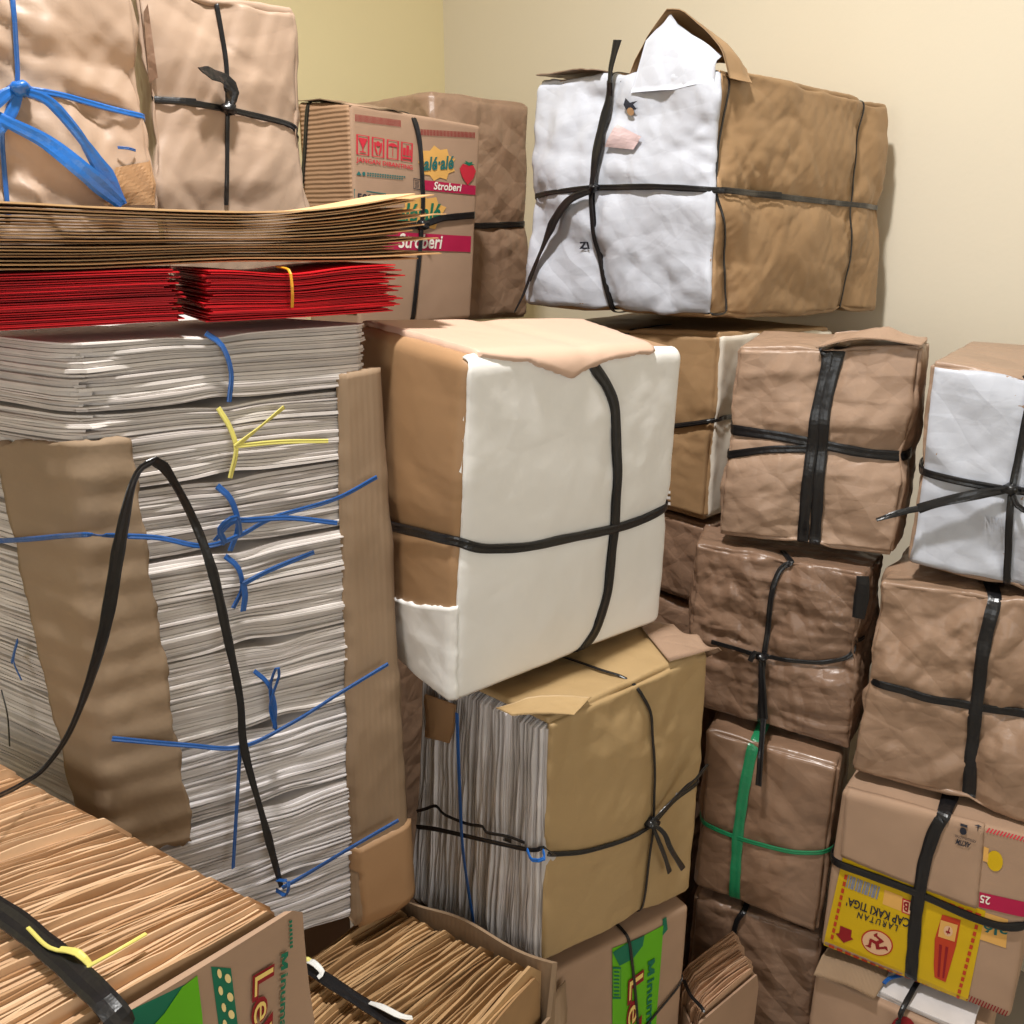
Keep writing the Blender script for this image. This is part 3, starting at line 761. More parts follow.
# the strings of the single bundles
on(SA, 'a', [(207, 331), (222, 346), (231, 372), (229, 402)], .006, BL_, stack, 'string', off=.008)
on(SA, 'a', [(218, 408), (230, 428), (236, 450), (230, 478)], .006, 'yellow_plastic', stack, 'string', off=.008)
on(SA, 'a', [(235, 447), (258, 428), (284, 407)], .006, 'yellow_plastic', stack, 'string', off=.012, twist=[0, .8, .3])
on(SA, 'a', [(236, 446), (280, 442), (328, 441)], .005, 'yellow_plastic', stack, 'string', off=.012)
on(SA, 'a', [(217, 486), (231, 500), (238, 526), (230, 551)], .007, BL_, stack, 'string', off=.009)
on(SA, 'a', [(225, 556), (238, 568), (242, 588), (233, 608)], .006, BL_, stack, 'string', off=.009)
on(SA, 'a', [(243, 584), (270, 570), (314, 552)], .006, BL_, stack, 'string', off=.014)
on(SA, 'a', [(243, 583), (245, 596), (243, 611)], .008, BL_, stack, 'string', off=.014)
on(SA, 'a', [(254, 671), (268, 684), (275, 706), (274, 728)], .005, BL_, stack, 'string', off=.009)
on(SA, 'a', [(276, 728), (270, 690), (276, 668, .02), (279, 675, .02), (270, 706), (276, 730)], .004, BL_, stack, 'string', off=.012)
on(SA, 'b', [(12, 662), (18, 640), (14, 660), (22, 680)], .005, BL_, stack, 'string', off=.012)
# the slack black strap hanging in a loop before the stack
lp = [at(-8, 799, .69), at(20, 785, .735), at(46, 766, .77), at(74, 722, .79), SA.P('a', 103, 636, .055), SA.P('a', 120, 540, .055), SA.P('a', 133, 482, .055), SA.P('a', 147, 464, .055), SA.P('a', 163, 466, .05),
      SA.P('a', 190, 512, .03), SA.P('a', 212, 570, .03), SA.P('a', 228, 640, .024), SA.P('a', 240, 700, .022), SA.P('a', 244, 748, .02), SA.P('a', 262, 815, .018), SA.P('a', 281, 886, .016)]
ribbon('strap', lp, SA.N('a'), [.006, .007, .009, .012, .016, .017, .013, .008, .010, .012, .009, .009, .010, .007, .011, .006], BK, stack, twist=[0, .3, .2, 0, 0, .1, .5, 1.0, .4, .1, .4, .2, .3, .2, .1, .3])
ribbon('strap', [SA.P('b', 2, 690, .02), SA.P('b', 8, 715, .02), SA.P('b', 10, 745, .02)], SA.N('b'), .006, BK, stack)

# ================================================================ red and brown envelopes on top of the stack
zt = 1.503
fa = np.array([.832, .555, 0]); fn = np.array([-.555, .832, 0])
def red_pile(label, O, ax, L, W, H, n, ub, seed):
    b = thing('red_envelope_bundle', label, 'envelope bundle', (O[0], O[1], zt), 'red envelopes on the paper stack')
    g = np.random.default_rng(seed); ay = np.array([-ax[1], ax[0], 0])
    fr = np.cumsum(np.r_[0, g.uniform(.6, 1.4, n)]); fr /= fr[-1]
    for l in range(n):
        f = fr[l]; s0 = g.normal() * .006; e0 = abs(g.normal()) * (.012 if ub else .003); s0 = abs(s0) if ub else -abs(s0)
        def z(u, v, f=f, l=l):
            pin = (1 - .12 * np.exp(-((u - ub) / .05) ** 2)) if ub else 1
            base = zt + .004 + .002 * np.clip((u - .10) / .15, 0, 1) ** 1.5
            return base + f * H * pin + .0006 * np.sin(u * 60 + l * 2.1) * 0
        slab('red_envelope', b, np.array([O[0], O[1], 0]) + ax * s0 + ay * abs(g.normal()) * .004, ax, ay, L + e0, W, z, H / n * .80, 'red_sheets', seed * 100 + l, 34, 5, g.uniform(), end=.008)
    return b, ay
RO = np.array([-.322, .934]) - fn[:2] * .004
band_b, ay_ = red_pile('bundle of red envelopes held by a thin yellow rubber band', RO, fa, .205, .15, .053, 27, .090, 5)
pb = [RO[0] + fa[0] * .090, RO[1] + fa[1] * .090]
def bp(v, z): return np.array([pb[0], pb[1], 0]) + fn * v + np.array([0, 0, z])
fa2 = np.array([.90, .436, 0]); fa2 /= np.linalg.norm(fa2); LO = RO - fa2[:2] * .310
red_pile('bundle of red envelopes without a band, left of the banded one', LO, fa2, .285, .10, .053, 27, 0, 9)
ribbon('rubber_band', [bp(.03, zt + .057), bp(-.006, zt + .055), bp(-.012, zt + .045), bp(-.012, zt + .03), bp(-.008, zt + .016)], -fn, .003, 'rubber_band', band_b)
ze = zt + .0606
g = np.random.default_rng(4)
nE = 18
spc = np.cumsum(np.r_[0, g.uniform(.8, 1.5, nE - 1)]); spc /= spc[-1]
EL = 'loose flat brown envelope in the pile on the red bundles'
eO = np.array([-.585, .782])
fe = np.array([.846, .533, 0]); fe /= np.linalg.norm(fe); fen = np.array([-fe[1], fe[0], 0])
for l in range(nE):
    f = spc[l]; ext = g.uniform(-.02, .05) + (.03 if l in (5, 7, 16) else 0)
    lab = {nE - 1: 'topmost pale brown envelope of the loose pile on the red bundles', 7: 'brown envelope sticking out furthest right from the loose pile'}.get(l, EL)
    L = .54 + ext if l != nE - 1 else .555
    ou, ov = g.uniform(-.03, .02), (g.uniform(-.004, .020) if l < nE - 1 else -.008)
    def z(u, v, f=f, l=l, ou=ou, ov=ov):
        u = u + ou; v = v + ov          # the pile's own frame: sheets nest, fan open at the end and droop a little
        fan = .86 + .30 * np.clip((u - .34) / .25, 0, 1) ** 2 + .08 * np.sin(u * 13)
        return ze + .0022 * np.clip((u - .2) / .15, 0, 1) + f * .0635 * fan + .0010 * np.sin(u * 21 + v * 9 + .8) - (.010 * np.clip(1 - v / .05, 0, 1) ** 2 * 0)
    O = np.array([eO[0], eO[1], 0]) + fe * ou + fen * ov
    e = slab('brown_envelope', None, O, fe, fen, L, .122, z, .0017 if l < nE - 1 else .0022, 'envelope_paper', 300 + l, 36, 7, g.uniform() if l < nE - 1 else -.2, end=.003)
    # origin at the envelope's own place
    me = e.data; c0 = np.array([O[0], O[1], ze + f * .0635]); co = np.empty(len(me.vertices) * 3); me.vertices.foreach_get('co', co)
    me.vertices.foreach_set('co', (co.reshape(-1, 3) - c0).ravel()); me.update(); e.location = c0
    e['label'] = lab; e['category'] = 'envelope'; e['group'] = 'loose brown envelopes on the red bundles'

# ================================================================ hidden supports behind the stack
SPB = Box('SP', r=.01, bulge=.004, amp=.001)
t = thing('cardboard_carton', 'tall plain carton behind the white paper stack, carrying two wrapped parcels', 'carton', SPB.base); SPB.build(t, 'carton_board', 'carton', res=.05)
STB = Box('ST', r=.012, bulge=.002, amp=.002)
t = thing('wrapped_parcel', 'brown parcel under the strawberry drink carton, only its top edge showing', 'parcel', STB.base); STB.build(t, 'kraft_brown', 'wrapper', res=.02)
SBB = Box('SB', r=.01, bulge=.002, amp=.001)
t = thing('cardboard_carton', 'plain carton under the open carton of brown envelopes in the near corner', 'carton', SBB.base); SBB.build(t, 'carton_board', 'carton', res=.05)

def parcel(key, label, mat, straps, name='wrapped_parcel', cat='parcel', part='wrapper', r=.010, bulge=.006, amp=.003, f=12, dent=.004, skip=None, res=.0042, seed=None):
    b = Box(key, r, bulge, amp, f, seed); b.dent = dent; b.add_straps(*straps)
    t = thing(name, label, cat, b.base); b.build(t, mat, part, skip, res); return b, t

# ================================================================ top left: two pale parcels
b, t = parcel('P1', 'pale brown paper parcel tied with bright blue straps', 'kraft_pale', [
    ([('a', 13, -60), ('a', 13, 0), ('a', 20, 88), ('a', 2, 120), ('a', 8, 215)], 0.0050, BL_),
    ([('a', 20, 88), ('a', 55, 93), ('a', 90, 102), ('a', 138, 115)], 0.0063, BB)], amp=.0078, f=12)
kn = b.P('a', 21, 88, .012); knot(t, kn, b.N('a'), .010, BB)
on(b, 'a', [(22, 90, .012), (48, 100, .02), (72, 128, .02), (95, 160, .02), (124, 205, .02)], [0.0088, 0.0125, 0.0100, 0.0213, 0.0125], BB, t, 'strap_end', twist=[0, .5, .2, 0, .2])
on(b, 'a', [(-6, 114, .012), (12, 124, .016), (45, 142, .018), (80, 170, .022), (124, 204, .024)], [0.0112, 0.0150, 0.0187, 0.0213, 0.0150], BB, t, 'strap_end', twist=[0, .2, 0, .1, 0])
on(b, 'a', [(20, 92, .014), (14, 110, .018), (2, 128, .02), (-8, 134, .016)], [0.0088, 0.0112, 0.0112, 0.0112], BB, t, 'strap_end')
on(b, 'a', [(18, 88, .014), (8, 93, .02), (-8, 106, .02)], [0.0075, 0.0125, 0.0125], BB, t, 'strap_end')
on(b, 'a', [(120, 147, .006), (130, 148, .008), (137, 150, .004)], .003, BL_, t, 'strap_end')

b.art('torn_corner', t, 'a', ((104, 205), (160, 205), (106, 152)), [[(0, 0), (1, 0), (1.0, .9), (.18, .72)]], 'kraft_smooth', off=.0025, sub=(14, 14))
b, t = parcel('P2', 'pale brown paper parcel tied with thin black cord beside the blue strapped one', 'kraft_pale', [
    ([(.47, .3, 1), ('a', 217, -2), ('a', 227, 60), ('a', 228, 108), ('a', 227, 205)], 0.0060, BK),
    ([('a', 138, 97), ('a', 180, 101), ('a', 228, 109), ('a', 298, 125), (1, .2, .5)], 0.0083, BK)], amp=.0078, f=11, r=.013)
knot(t, b.P('a', 229, 108, .010), b.N('a'), .009, BK)
on(b, 'a', [(229, 106, .012), (233, 92, .02), (226, 80, .02), (214, 74, .025), (200, 70, .03)], [0.0105, 0.0225, 0.0195, 0.0180, 0.0090], BK, t, 'strap_end', twist=[0, .3, .8, .4, .9])
b.art('board_edge', t, 'a', ((139, 81), (158, 77), (144, 4)), [[(0, 0), (1, 0), (.2, 1), (.0, .9)]], 'kraft_dark', off=.006)

# ================================================================ top middle: printed carton, brown parcel behind
b, t = parcel('T1', 'printed strawberry drink carton with red fragile symbols, tied with black strap', 'carton_board', [
    ([('b', 309, 104), ('b', 306, 150), ('b', 303, 190)], 0.0096, BK),
    ([(.42, .5, 1), (.44, 0, 1), ('a', 419, 142), ('a', 422, 200), ('a', 420, 240), ('a', 412, 318)], 0.0112, BK),
    ([('a', 350, 222), ('a', 420, 226), ('a', 440, 218), ('a', 474, 215)], 0.0128, BK)], 'drink_carton', 'carton', 'carton', r=.006, bulge=0, amp=.0005, dent=.0)
knot(t, b.P('a', 423, 225, .01), b.N('a'), .011, BK)
b.sheet('flute_panel', t, [('b', 352, 250), ('b', 352, 250)][:1] + [(-.002, .02)] if 0 else [(-b.d * .97, .03), (-.004, .03)], [(-b.d * .97, b.h - .004), (-.004, b.h - .004)], 'carton_flute', off=.002, jit=.001)
sq = ((352, 240), (474, 245), (352, 106))
A1 = ((354, 162), (412, 171), (354, 132))
def rect(x0, y0, x1, y1): return [(x0, y0), (x1, y0), (x1, y1), (x0, y1)]
def frame(x0, y0, x1, y1, w):
    h = w * .7
    return [rect(x0, y0, x1, y0 + w), rect(x0, y1 - w, x1, y1), rect(x0, y0, x0 + h, y1), rect(x1 - h, y0, x1, y1)]
def disc(cx, cy, rx, ry, n=20, a0=0, a1=2 * math.pi): return [(cx + rx * math.cos(a0 + (a1 - a0) * i / n), cy + ry * math.sin(a0 + (a1 - a0) * i / n)) for i in range(n if abs(a1 - a0) > 6.2 else n + 1)]
ic = ((356, 154), (412, 162), (356, 134))
fr = []
for k in range(4): fr += frame(k * .26, 0, k * .26 + .22, 1, .04)
fr += [[(.03, .85), (.11, .30), (.19, .85)], rect(.10, .15, .12, .4), rect(.06, .12, .16, .18)]                    # glass
fr += [disc(.37, .68, .035, .14), [(.30, .75), (.33, .75), (.34, .45), (.37, .15), (.35, .1), (.31, .4)], [(.44, .75), (.41, .75), (.40, .45), (.38, .15), (.40, .1), (.43, .4)]]   # hands
fr += [disc(.63, .66, .08, .18, 12, 0, math.pi), rect(.625, .15, .637, .7)]                                      # umbrella
fr += [rect(.80, .12, .98, .22), rect(.82, .3, .87, .7), rect(.88, .3, .93, .85), rect(.94, .3, .965, .65)]      # stack
b.art('care_symbols', t, 'a', ic, fr, 'print_red')
b.text('lettering', t, 'a', ((356, 163), (412, 171), (356, 157)), 'JANGAN DIBANTING', 'print_red', bold=.02)
b.art('small_print', t, 'a', ((356, 176), (407, 181), (356, 170)), [[(.0, .2), (.05, .9), (.1, .2)], disc(.14, .5, .03, .35)] + [rect(.2 + .048 * i, .55, .2 + .048 * i + .035, .8) for i in range(16)] + [rect(.2 + .048 * i, .15, .2 + .048 * i + .03, .4) for i in range(15)], 'print_teal')
b.art('stripe_border', t, 'a', ((354, 121), (402, 127), (354, 114)), [rect(.02 + i * .024, 0, .02 + i * .024 + .013, 1) for i in range(40)], 'print_maroon')
b.art('stripe_border', t, 'a', ((418, 135), (476, 138), (418, 129)), [rect(.02 + i * .024, 0, .02 + i * .024 + .013, 1) for i in range(40)], 'print_maroon')
b.art('number_box', t, 'a', ((354, 225), (385, 228), (354, 189)), frame(0, 0, 1, 1, .03) + [rect(0, .48, 1, .51)] + [rect(.1 + .07 * i, .06, .1 + .07 * i + (.02 + .02 * (i % 3)), .40) for i in range(12)], 'print_teal')
b.text('lettering', t, 'a', ((357, 202), (382, 204), (357, 193)), '50077', 'print_ink', bold=.03)
def splash(cx, cy, r): return [(cx + r * (1.0 + .28 * (k % 2)) * math.cos(k * math.pi / 9) * 1.0, cy + r * (1.0 + .28 * (k % 2)) * math.sin(k * math.pi / 9)) for k in range(18)]
b.art('orange_splash', t, 'a', ((418, 180), (455, 182), (418, 144)), [splash(.5, .5, .40)], 'print_orange', off=.001)
b.art('orange_splash', t, 'a', ((400, 232), (445, 232), (400, 196)), [splash(.5, .55, .42)], 'print_orange', off=.001)
b.text('logo', t, 'a', ((423, 171), (453, 169), (423, 157)), 'al\u00e9\u00b7al\u00e9', 'print_teal', bold=.03, shear=.15, off=.002)
b.text('logo', t, 'a', ((397, 223), (440, 222), (397, 203)), 'al\u00e9\u00b7al\u00e9', 'print_green', bold=.03, shear=.15, off=.002)
b.art('magenta_band', t, 'a', ((423, 190), (475, 195), (423, 180)), [rect(0, 0, 1, 1)], 'print_magenta', sub=(10, 3), off=.0012)
b.text('lettering', t, 'a', ((433, 189.5), (461, 191.5), (433, 181.5)), 'Stroberi', 'print_white', bold=.02, shear=.2, off=.002)
b.art('magenta_band', t, 'a', ((380, 249), (470, 252), (380, 231)), [rect(0, 0, 1, 1)], 'print_magenta', sub=(10, 3), off=.0012)
b.text('lettering', t, 'a', ((398, 248), (442, 249), (398, 233)), 'Stroberi', 'print_white', bold=.02, shear=.2, off=.002)
b.art('strawberry', t, 'a', ((459, 184), (475, 186), (459, 162)), [[(.5, 0), (.15, .35), (.0, .7), (.2, .95), (.5, .9), (.8, .97), (1, .7), (.85, .35)]], 'print_red', off=.002)
b.art('strawberry_leaves', t, 'a', ((462, 165), (474, 167), (462, 160)), [[(0, .4), (.3, .3), (.5, 0), (.7, .3), (1, .4), (.75, .6), (.8, 1), (.5, .7), (.2, 1), (.25, .6)]], 'print_green', off=.0025)
b.art('barcode', t, 'a', ((413, 189), (420, 190), (413, 178)), frame(0, 0, 1, 1, .08) + [rect(.2, .15 + .12 * i, .8, .15 + .12 * i + .05) for i in range(6)], 'print_ink')
# the torn open top flaps
P = lambda x, y, o: b.P('t', x, y, o)
q0 = lambda i, j, o: b.surf(np.array([[i, j, 1.0]]), o)[0][0]
loft('carton_flap', t, [[q0(.0, .0, .004), q0(.3, .0, .004), q0(.45, .0, -.004)], [q0(0, .5, .012), q0(.3, .5, .010), q0(.5, .5, .004)], [q0(.0, 1, .010), q0(.3, 1, .014), q0(.55, 1, .006)]], 'carton_inner', amp=.004, seed=4)
b, t = parcel('T2', 'brown paper parcel behind the strawberry drink carton, against the wall corner', 'kraft_brown', [
    ([('a', 445, 222), ('a', 475, 226), ('a', 531, 224), (1, .5, .45)], 0.0135, BK)], amp=.004, r=.013, res=.008)

# ================================================================ big top right parcel and those below it
b, t = parcel('M1', 'big parcel on top by the wall, white sack end and brown paper side', 'kraft_tan', [
    ([(0, .5, 1), ('b', 607, 92), ('b', 600, 150), ('b', 597, 190), ('b', 598, 240), ('b', 609, 303)], 0.0088, BK),
    ([('b', 528, 197), ('b', 597, 188), ('b', 660, 187), ('b', 716, 190), ('a', 726, 190), ('a', 790, 198), ('a', 884, 208)], 0.0096, BK),
    ([('a', 737, 62), ('a', 728, 120), ('a', 717, 190), ('a', 728, 250), ('a', 733, 318)], 0.0048, BK),
    ([('a', 868, 92), ('a', 862, 140), ('a', 850, 205), ('a', 850, 260), ('a', 846, 314)], 0.0048, BK)], r=.013, bulge=.014, amp=.0052, f=12, dent=.008)
b.dent = .006
b.sheet('white_sack', t, [(-b.d * .995, .004), (-b.d * .5, .003), (-.002, .003)], [(-b.d * .995, b.h + .01), (-b.d * .5, b.h + .02), (.004, b.h + .004)], 'white_sack', off=.003, jit=.002, side='b', seed=5, crease=.006)
NB = b.N('b')
for m_ in (([('b', 607, 92), ('b', 600, 150), ('b', 597, 190), ('b', 598, 240), ('b', 609, 303)], 0.0088), ([('b', 528, 197), ('b', 597, 188), ('b', 660, 187), ('b', 716, 190)], 0.0096)):
    pp = b.path(b.wrap(m_[0])); V_, N_ = b.surf(pp, .0075); V_, F_ = ribbon_geo(smoothpath(V_, 6), N_, m_[1]); mesh('strap', V_, F_, BK, t, smooth=False)
on(b, 'b', [(596, 188, .012), (597, 150, .016), (602, 100, .018), (606, 80, .02)], [0.0112, 0.0192, 0.0176, 0.0128], BK, t, 'strap_end', twist=[.2, 0, .2, 0])
pe = b.P('b', 606, 82, .02)
ribbon('strap_end', [pe, pe + [0.001, 0, .022], pe + [.006, 0, .045], pe + [.011, 0, .066]], NB, [.008, .011, .014, .019], BK, t)
on(b, 'b', [(595, 191, .012), (575, 200, .016), (556, 220, .02), (541, 250, .02), (530, 280, .016)], [0.0096, 0.0192, 0.0224, 0.0160, 0.0128], BK, t, 'strap_end', twist=[0, .2, .1, .5, .2])
pe = b.P('b', 530, 279, .016)
ribbon('strap_end', [pe, pe + [-.012, -.004, -.03], pe + [-.03, -.006, -.065]], NB, [.008, .006, .003], BK, t)
knot(t, b.P('b', 597, 188, .01), NB, .008, BK)
b.art('torn_edge', t, 'b', ((624, 112), (641, 114), (624, 98)), [[(.3, .1), (.9, .3), (.7, .6), (1, .9), (.5, .7), (.2, 1), (.1, .5)]], 'print_ink', off=.0075)
b.art('torn_edge', t, 'b', ((628, 116), (638, 117), (628, 107)), [disc(.5, .5, .4, .45, 9)], 'kraft_smooth', off=.0085)
b.art('pink_stain', t, 'b', ((608, 150), (645, 150), (612, 122)), [[(.0, .1), (.8, .0), (.95, .45), (.25, .9)]], 'pink_stain', off=.0066, sub=(10, 8))
b.text('lettering', t, 'b', ((582, 249), (591, 249), (582, 242)), 'ZI', 'print_ink', off=.006, bold=.04)
# raised hood of paper with a white lining at the near top corner
TOP = lambda i, j, z: b.T(np.array([[i, j, 1.0]]))[0] + np.array([0, 0, z])
loft('wrapper_hood', t, [[TOP(.015, .50, -.03), TOP(.015, .44, .015), TOP(.02, .38, .055), TOP(.02, .29, .088), TOP(.02, .22, .084), TOP(.02, .10, .050), TOP(.02, .02, .022), TOP(.03, -.01, -.02)],
                         [TOP(.06, .50, -.03), TOP(.07, .44, .01), TOP(.08, .36, .045), TOP(.09, .27, .070), TOP(.10, .2, .066), TOP(.10, .09, .040), TOP(.10, .02, .016), TOP(.10, -.01, -.02)],
                         [TOP(.16, .48, -.03), TOP(.17, .42, -.018), TOP(.18, .34, .005), TOP(.19, .25, .02), TOP(.19, .19, .02), TOP(.17, .09, .012), TOP(.15, .03, .002), TOP(.14, -.008, -.02)]], 'kraft_tan', amp=.002, seed=2)
loft('white_lining', t, [[TOP(-.012, .42, -.035), TOP(-.014, .32, -.035), TOP(-.014, .2, -.035), TOP(-.014, .1, -.03), TOP(-.01, .02, -.03)],
                         [TOP(.0, .40, .0), TOP(-.008, .32, .004), TOP(-.010, .2, .0), TOP(-.008, .1, -.002), TOP(.0, .03, -.004)],
                         [TOP(.010, .375, .044), TOP(.005, .30, .058), TOP(.004, .22, .042), TOP(.006, .12, .022), TOP(.006, .03, .004)],
                         [TOP(.025, .345, .062), TOP(.02, .275, .082), TOP(.025, .24, .066), TOP(.04, .14, .040), TOP(.04, .04, .014)]], 'white_sack', amp=.004, seed=6)
loft('wrapper_flap', t, [[TOP(-.01, .98, .006), TOP(-.01, .85, .01), TOP(-.01, .7, .008), TOP(-.01, .6, .004)], [TOP(.12, .98, .014), TOP(.12, .8, .016), TOP(.12, .7, .012), TOP(.12, .62, .01)], [TOP(.25, .98, .008), TOP(.25, .8, .008), TOP(.25, .7, .008), TOP(.25, .62, .006)]], 'kraft_rose', amp=.003, seed=3)

b, t = parcel('M2', 'brown parcel with a white board side, under the big sack parcel', 'kraft_tan', [
    ([('b', 625, 318), ('b', 612, 330), ('b', 600, 400)], 0.0075, BK),
    ([('b', 640, 430), ('b', 690, 424), ('b', 712, 421), ('a', 728, 417), ('a', 800, 418)], 0.0090, BK)], amp=.003, r=.013)
b.sheet('white_side', t, [(.012, .003), (b.w * .98, .003)], [(.006, b.h - .004), (b.w * .98, b.h - .004)], 'white_board', off=.003, jit=.003)
pp = b.path(b.wrap([('b', 640, 430), ('b', 690, 424), ('b', 712, 421), ('a', 728, 417), ('a', 800, 418)])); V_, N_ = b.surf(pp, .007); V_, F_ = ribbon_geo(V_, N_, .006); mesh('strap', V_, F_, BK, t, smooth=False)
b.art('spine_marks', t, 'b', ((664, 506), (672, 507), (664, 487)), [rect(.1, .1 + .3 * i, .9, .25 + .3 * i) for i in range(3)], 'white_paper', off=.004)
b, t = parcel('M3', 'dark brown parcel squeezed under the white sided one in the gap', 'kraft_dark', [], amp=.004, r=.012)
b, t = parcel('M4', 'lowest brown parcel at the bottom of the dark gap', 'kraft_dark', [], amp=.004, r=.012, res=.012)

# ================================================================ centre: white fronted parcel
b, t = parcel('C1', 'large white fronted parcel with a smooth brown side and broad black straps', 'kraft_smooth', [
    ([(.5, .9, 1), ('a', 588, 362), ('a', 600, 374), ('a', 612, 402), ('a', 613, 470), ('a', 611, 527), ('a', 606, 590), ('a', 596, 630), ('a', 582, 652)], 0.0147, BK),
    ([('b', 386, 523), ('b', 425, 531), ('b', 458, 543), ('a', 480, 549), ('a', 520, 546), ('a', 560, 537), ('a', 611, 527), ('a', 640, 519), ('a', 672, 505), (1, .3, .47)], 0.0119, BK)], r=.016, bulge=.010, amp=.0012, f=12, dent=.004)
b.straps_white = 1
b.sheet('white_front', t, [(.0, .006), (b.w * .5, .006), (b.w * .99, .006)], [(.004, b.h + .012), (b.w * .5, b.h + .03), (b.w * .99, b.h + .012)], 'white_paper', off=.002, jit=.002, seed=2, crease=.002)
b.sheet('white_side', t, [(-b.d * .99, .004), (-b.d * .5, .004), (.01, .004)], [('b', 388, 594), ('b', 425, 603), (.004, float(b.st(('b', 462, 611))[1]))], 'white_paper', off=.0035, jit=.003, seed=9, crease=.0025)
b.sheet('top_flap', t, [(.022, b.h + .006), ('a', 505, 358), ('a', 530, 362), ('a', 568, 376), ('a', 592, 366), ('a', 625, 356), ('a', 655, 352)], [(.012, b.h + b.d * .98), (b.w * .3, b.h + b.d * .98), (b.w * .5, b.h + b.d * .98), (b.w * .8, b.h + b.d * .98), (b.w * .95, b.h + b.d * .9)], 'kraft_top', off=.007, jit=.003, seed=4)
for it, w_ in (([('a', 590, 368), ('a', 600, 376), ('a', 612, 402), ('a', 613, 470), ('a', 611, 527), ('a', 606, 590), ('a', 596, 630), ('a', 582, 652)], 0.0147), ([('b', 386, 523), ('b', 425, 531), ('b', 458, 543), ('a', 480, 549), ('a', 520, 546), ('a', 560, 537), ('a', 611, 527), ('a', 640, 519), ('a', 672, 505)], 0.0119)):
    pp = b.path(b.wrap(it)); V_, N_ = b.surf(pp, .0055); V_, F_ = ribbon_geo(smoothpath(V_, 6), N_, w_); mesh('strap', V_, F_, BK, t, smooth=False)
for x_, y_, s_ in ((466, 418, 5), (464, 468, 7), (469, 495, 5), (465, 440, 4)):
    b.art('torn_edge', t, 'b', ((x_ - s_ * .8, y_ + s_), (x_, y_ + s_), (x_ - s_ * .6, y_ - s_)), [[(0, .2), (.6, 0), (1, .3), (1, .8), (.5, 1), (.3, .6)]], 'white_paper', off=.002)

# ================================================================ centre lower: paper bundle half wrapped in brown
b = Box('C2', .012, .006, .0036, 9); b.dent = .004
b.add_straps(([(.45, .5, 1), ('t', 610, 672), ('a', 640, 690), ('a', 652, 712), ('a', 651, 780), ('a', 650, 822), ('a', 645, 893)], .005, BK),
             ([('a', 548, 857), ('a', 585, 852), ('a', 620, 838), ('a', 650, 822), ('a', 704, 780)], .007, BK))
t = thing('paper_bundle', 'bundle of upright white sheets half wrapped in olive brown paper', 'paper bundle', b.base)
layered(b, 'j', 96, .03, .985, t, 'white_sheets', 'grey_sheets', seed=61, prot=.004, groove=.008, wave=.007, wf=(5, 2), shrink=(.002, .012, .006, .012), r=.006, jag=1.3)
b.build(t, 'kraft_olive', 'wrapper', skip={(0, 0)})
lb = lambda x, y, o=.012: b.P('b', x, y, o)
ribbon('strap', [lb(398, 821), lb(440, 829), lb(490, 842), lb(525, 853), lb(546, 857), b.P('a', 560, 857, .006)], NB, .0065, BK, t)
ribbon('strap', [lb(398, 805), lb(425, 809), lb(436, 806), lb(445, 814), lb(468, 823), lb(484, 826), lb(487, 832), lb(505, 838), lb(520, 845)], NB, .0045, BK, t)
ribbon('strap', [lb(459, 712), lb(462, 780), lb(465, 850), lb(468, 935)], NB, .006, BL_, t)
ribbon('strap', [lb(522, 852, .014), lb(528, 862, .02), lb(540, 864, .02), lb(547, 860, .014)], NB, .005, BB, t)
na = b.N('a')
knot(t, b.P('a', 650, 822, .008), na, .009, BK)
p0 = b.P('a', 650, 822, .012)
ribbon('strap_end', [p0, b.P('a', 672, 806, .02), b.P('a', 692, 786, .028), b.P('a', 699, 779, .034), b.P('a', 699, 779, .036) + b.ax[0] * .022 + np.array([0, -.004, .016])], na, [.006, .009, .010, .010], BK, t, twist=[0, .3, 0, .2])
ribbon('strap_end', [p0, b.P('a', 662, 832, .02), b.P('a', 672, 850, .026), b.P('a', 685, 870, .02)], na, [.006, .008, .008, .009], BK, t, twist=[0, .6, .2, .3])
ribbon('strap_end', [p0, b.P('a', 658, 842, .02), b.P('a', 666, 858, .02), b.P('a', 671, 873, .015)], na, [.006, .007, .006, .008], BK, t, twist=[0, .2, .5, .2])
q1 = lambda i, j, o: b.T(np.array([[i, j, 1.0]]))[0] + np.array([0, 0, o])
loft('torn_flap', t, [[q1(-.07, .15, .004), q1(.03, .02, .004), q1(.12, -.02, -.004)], [q1(-.05, .30, .001), q1(.10, .18, .006), q1(.25, .02, .004)]], 'kraft_olive', amp=.004, seed=9)
loft('corner_flap', t, [[q1(.72, .02, .004), q1(.86, -.02, .006), q1(1.0, -.03, .004), q1(1.02, -.035, -.004)], [q1(.85, .3, .003), q1(.92, .2, .006), q1(1.02, .12, .006), q1(1.04, .08, -.03)], [q1(.95, .5, .002), q1(.98, .4, .004), q1(1.03, .3, .004), q1(1.04, .25, -.06)]], 'kraft_rose', amp=.002, seed=5)
loft('inner_flap', t, [[lb(392, 690), lb(425, 694), lb(458, 704)], [lb(394, 712), lb(428, 722), lb(456, 730)], [lb(397, 728), lb(430, 738), lb(452, 742)]], 'kraft_smooth', amp=.002, seed=4)

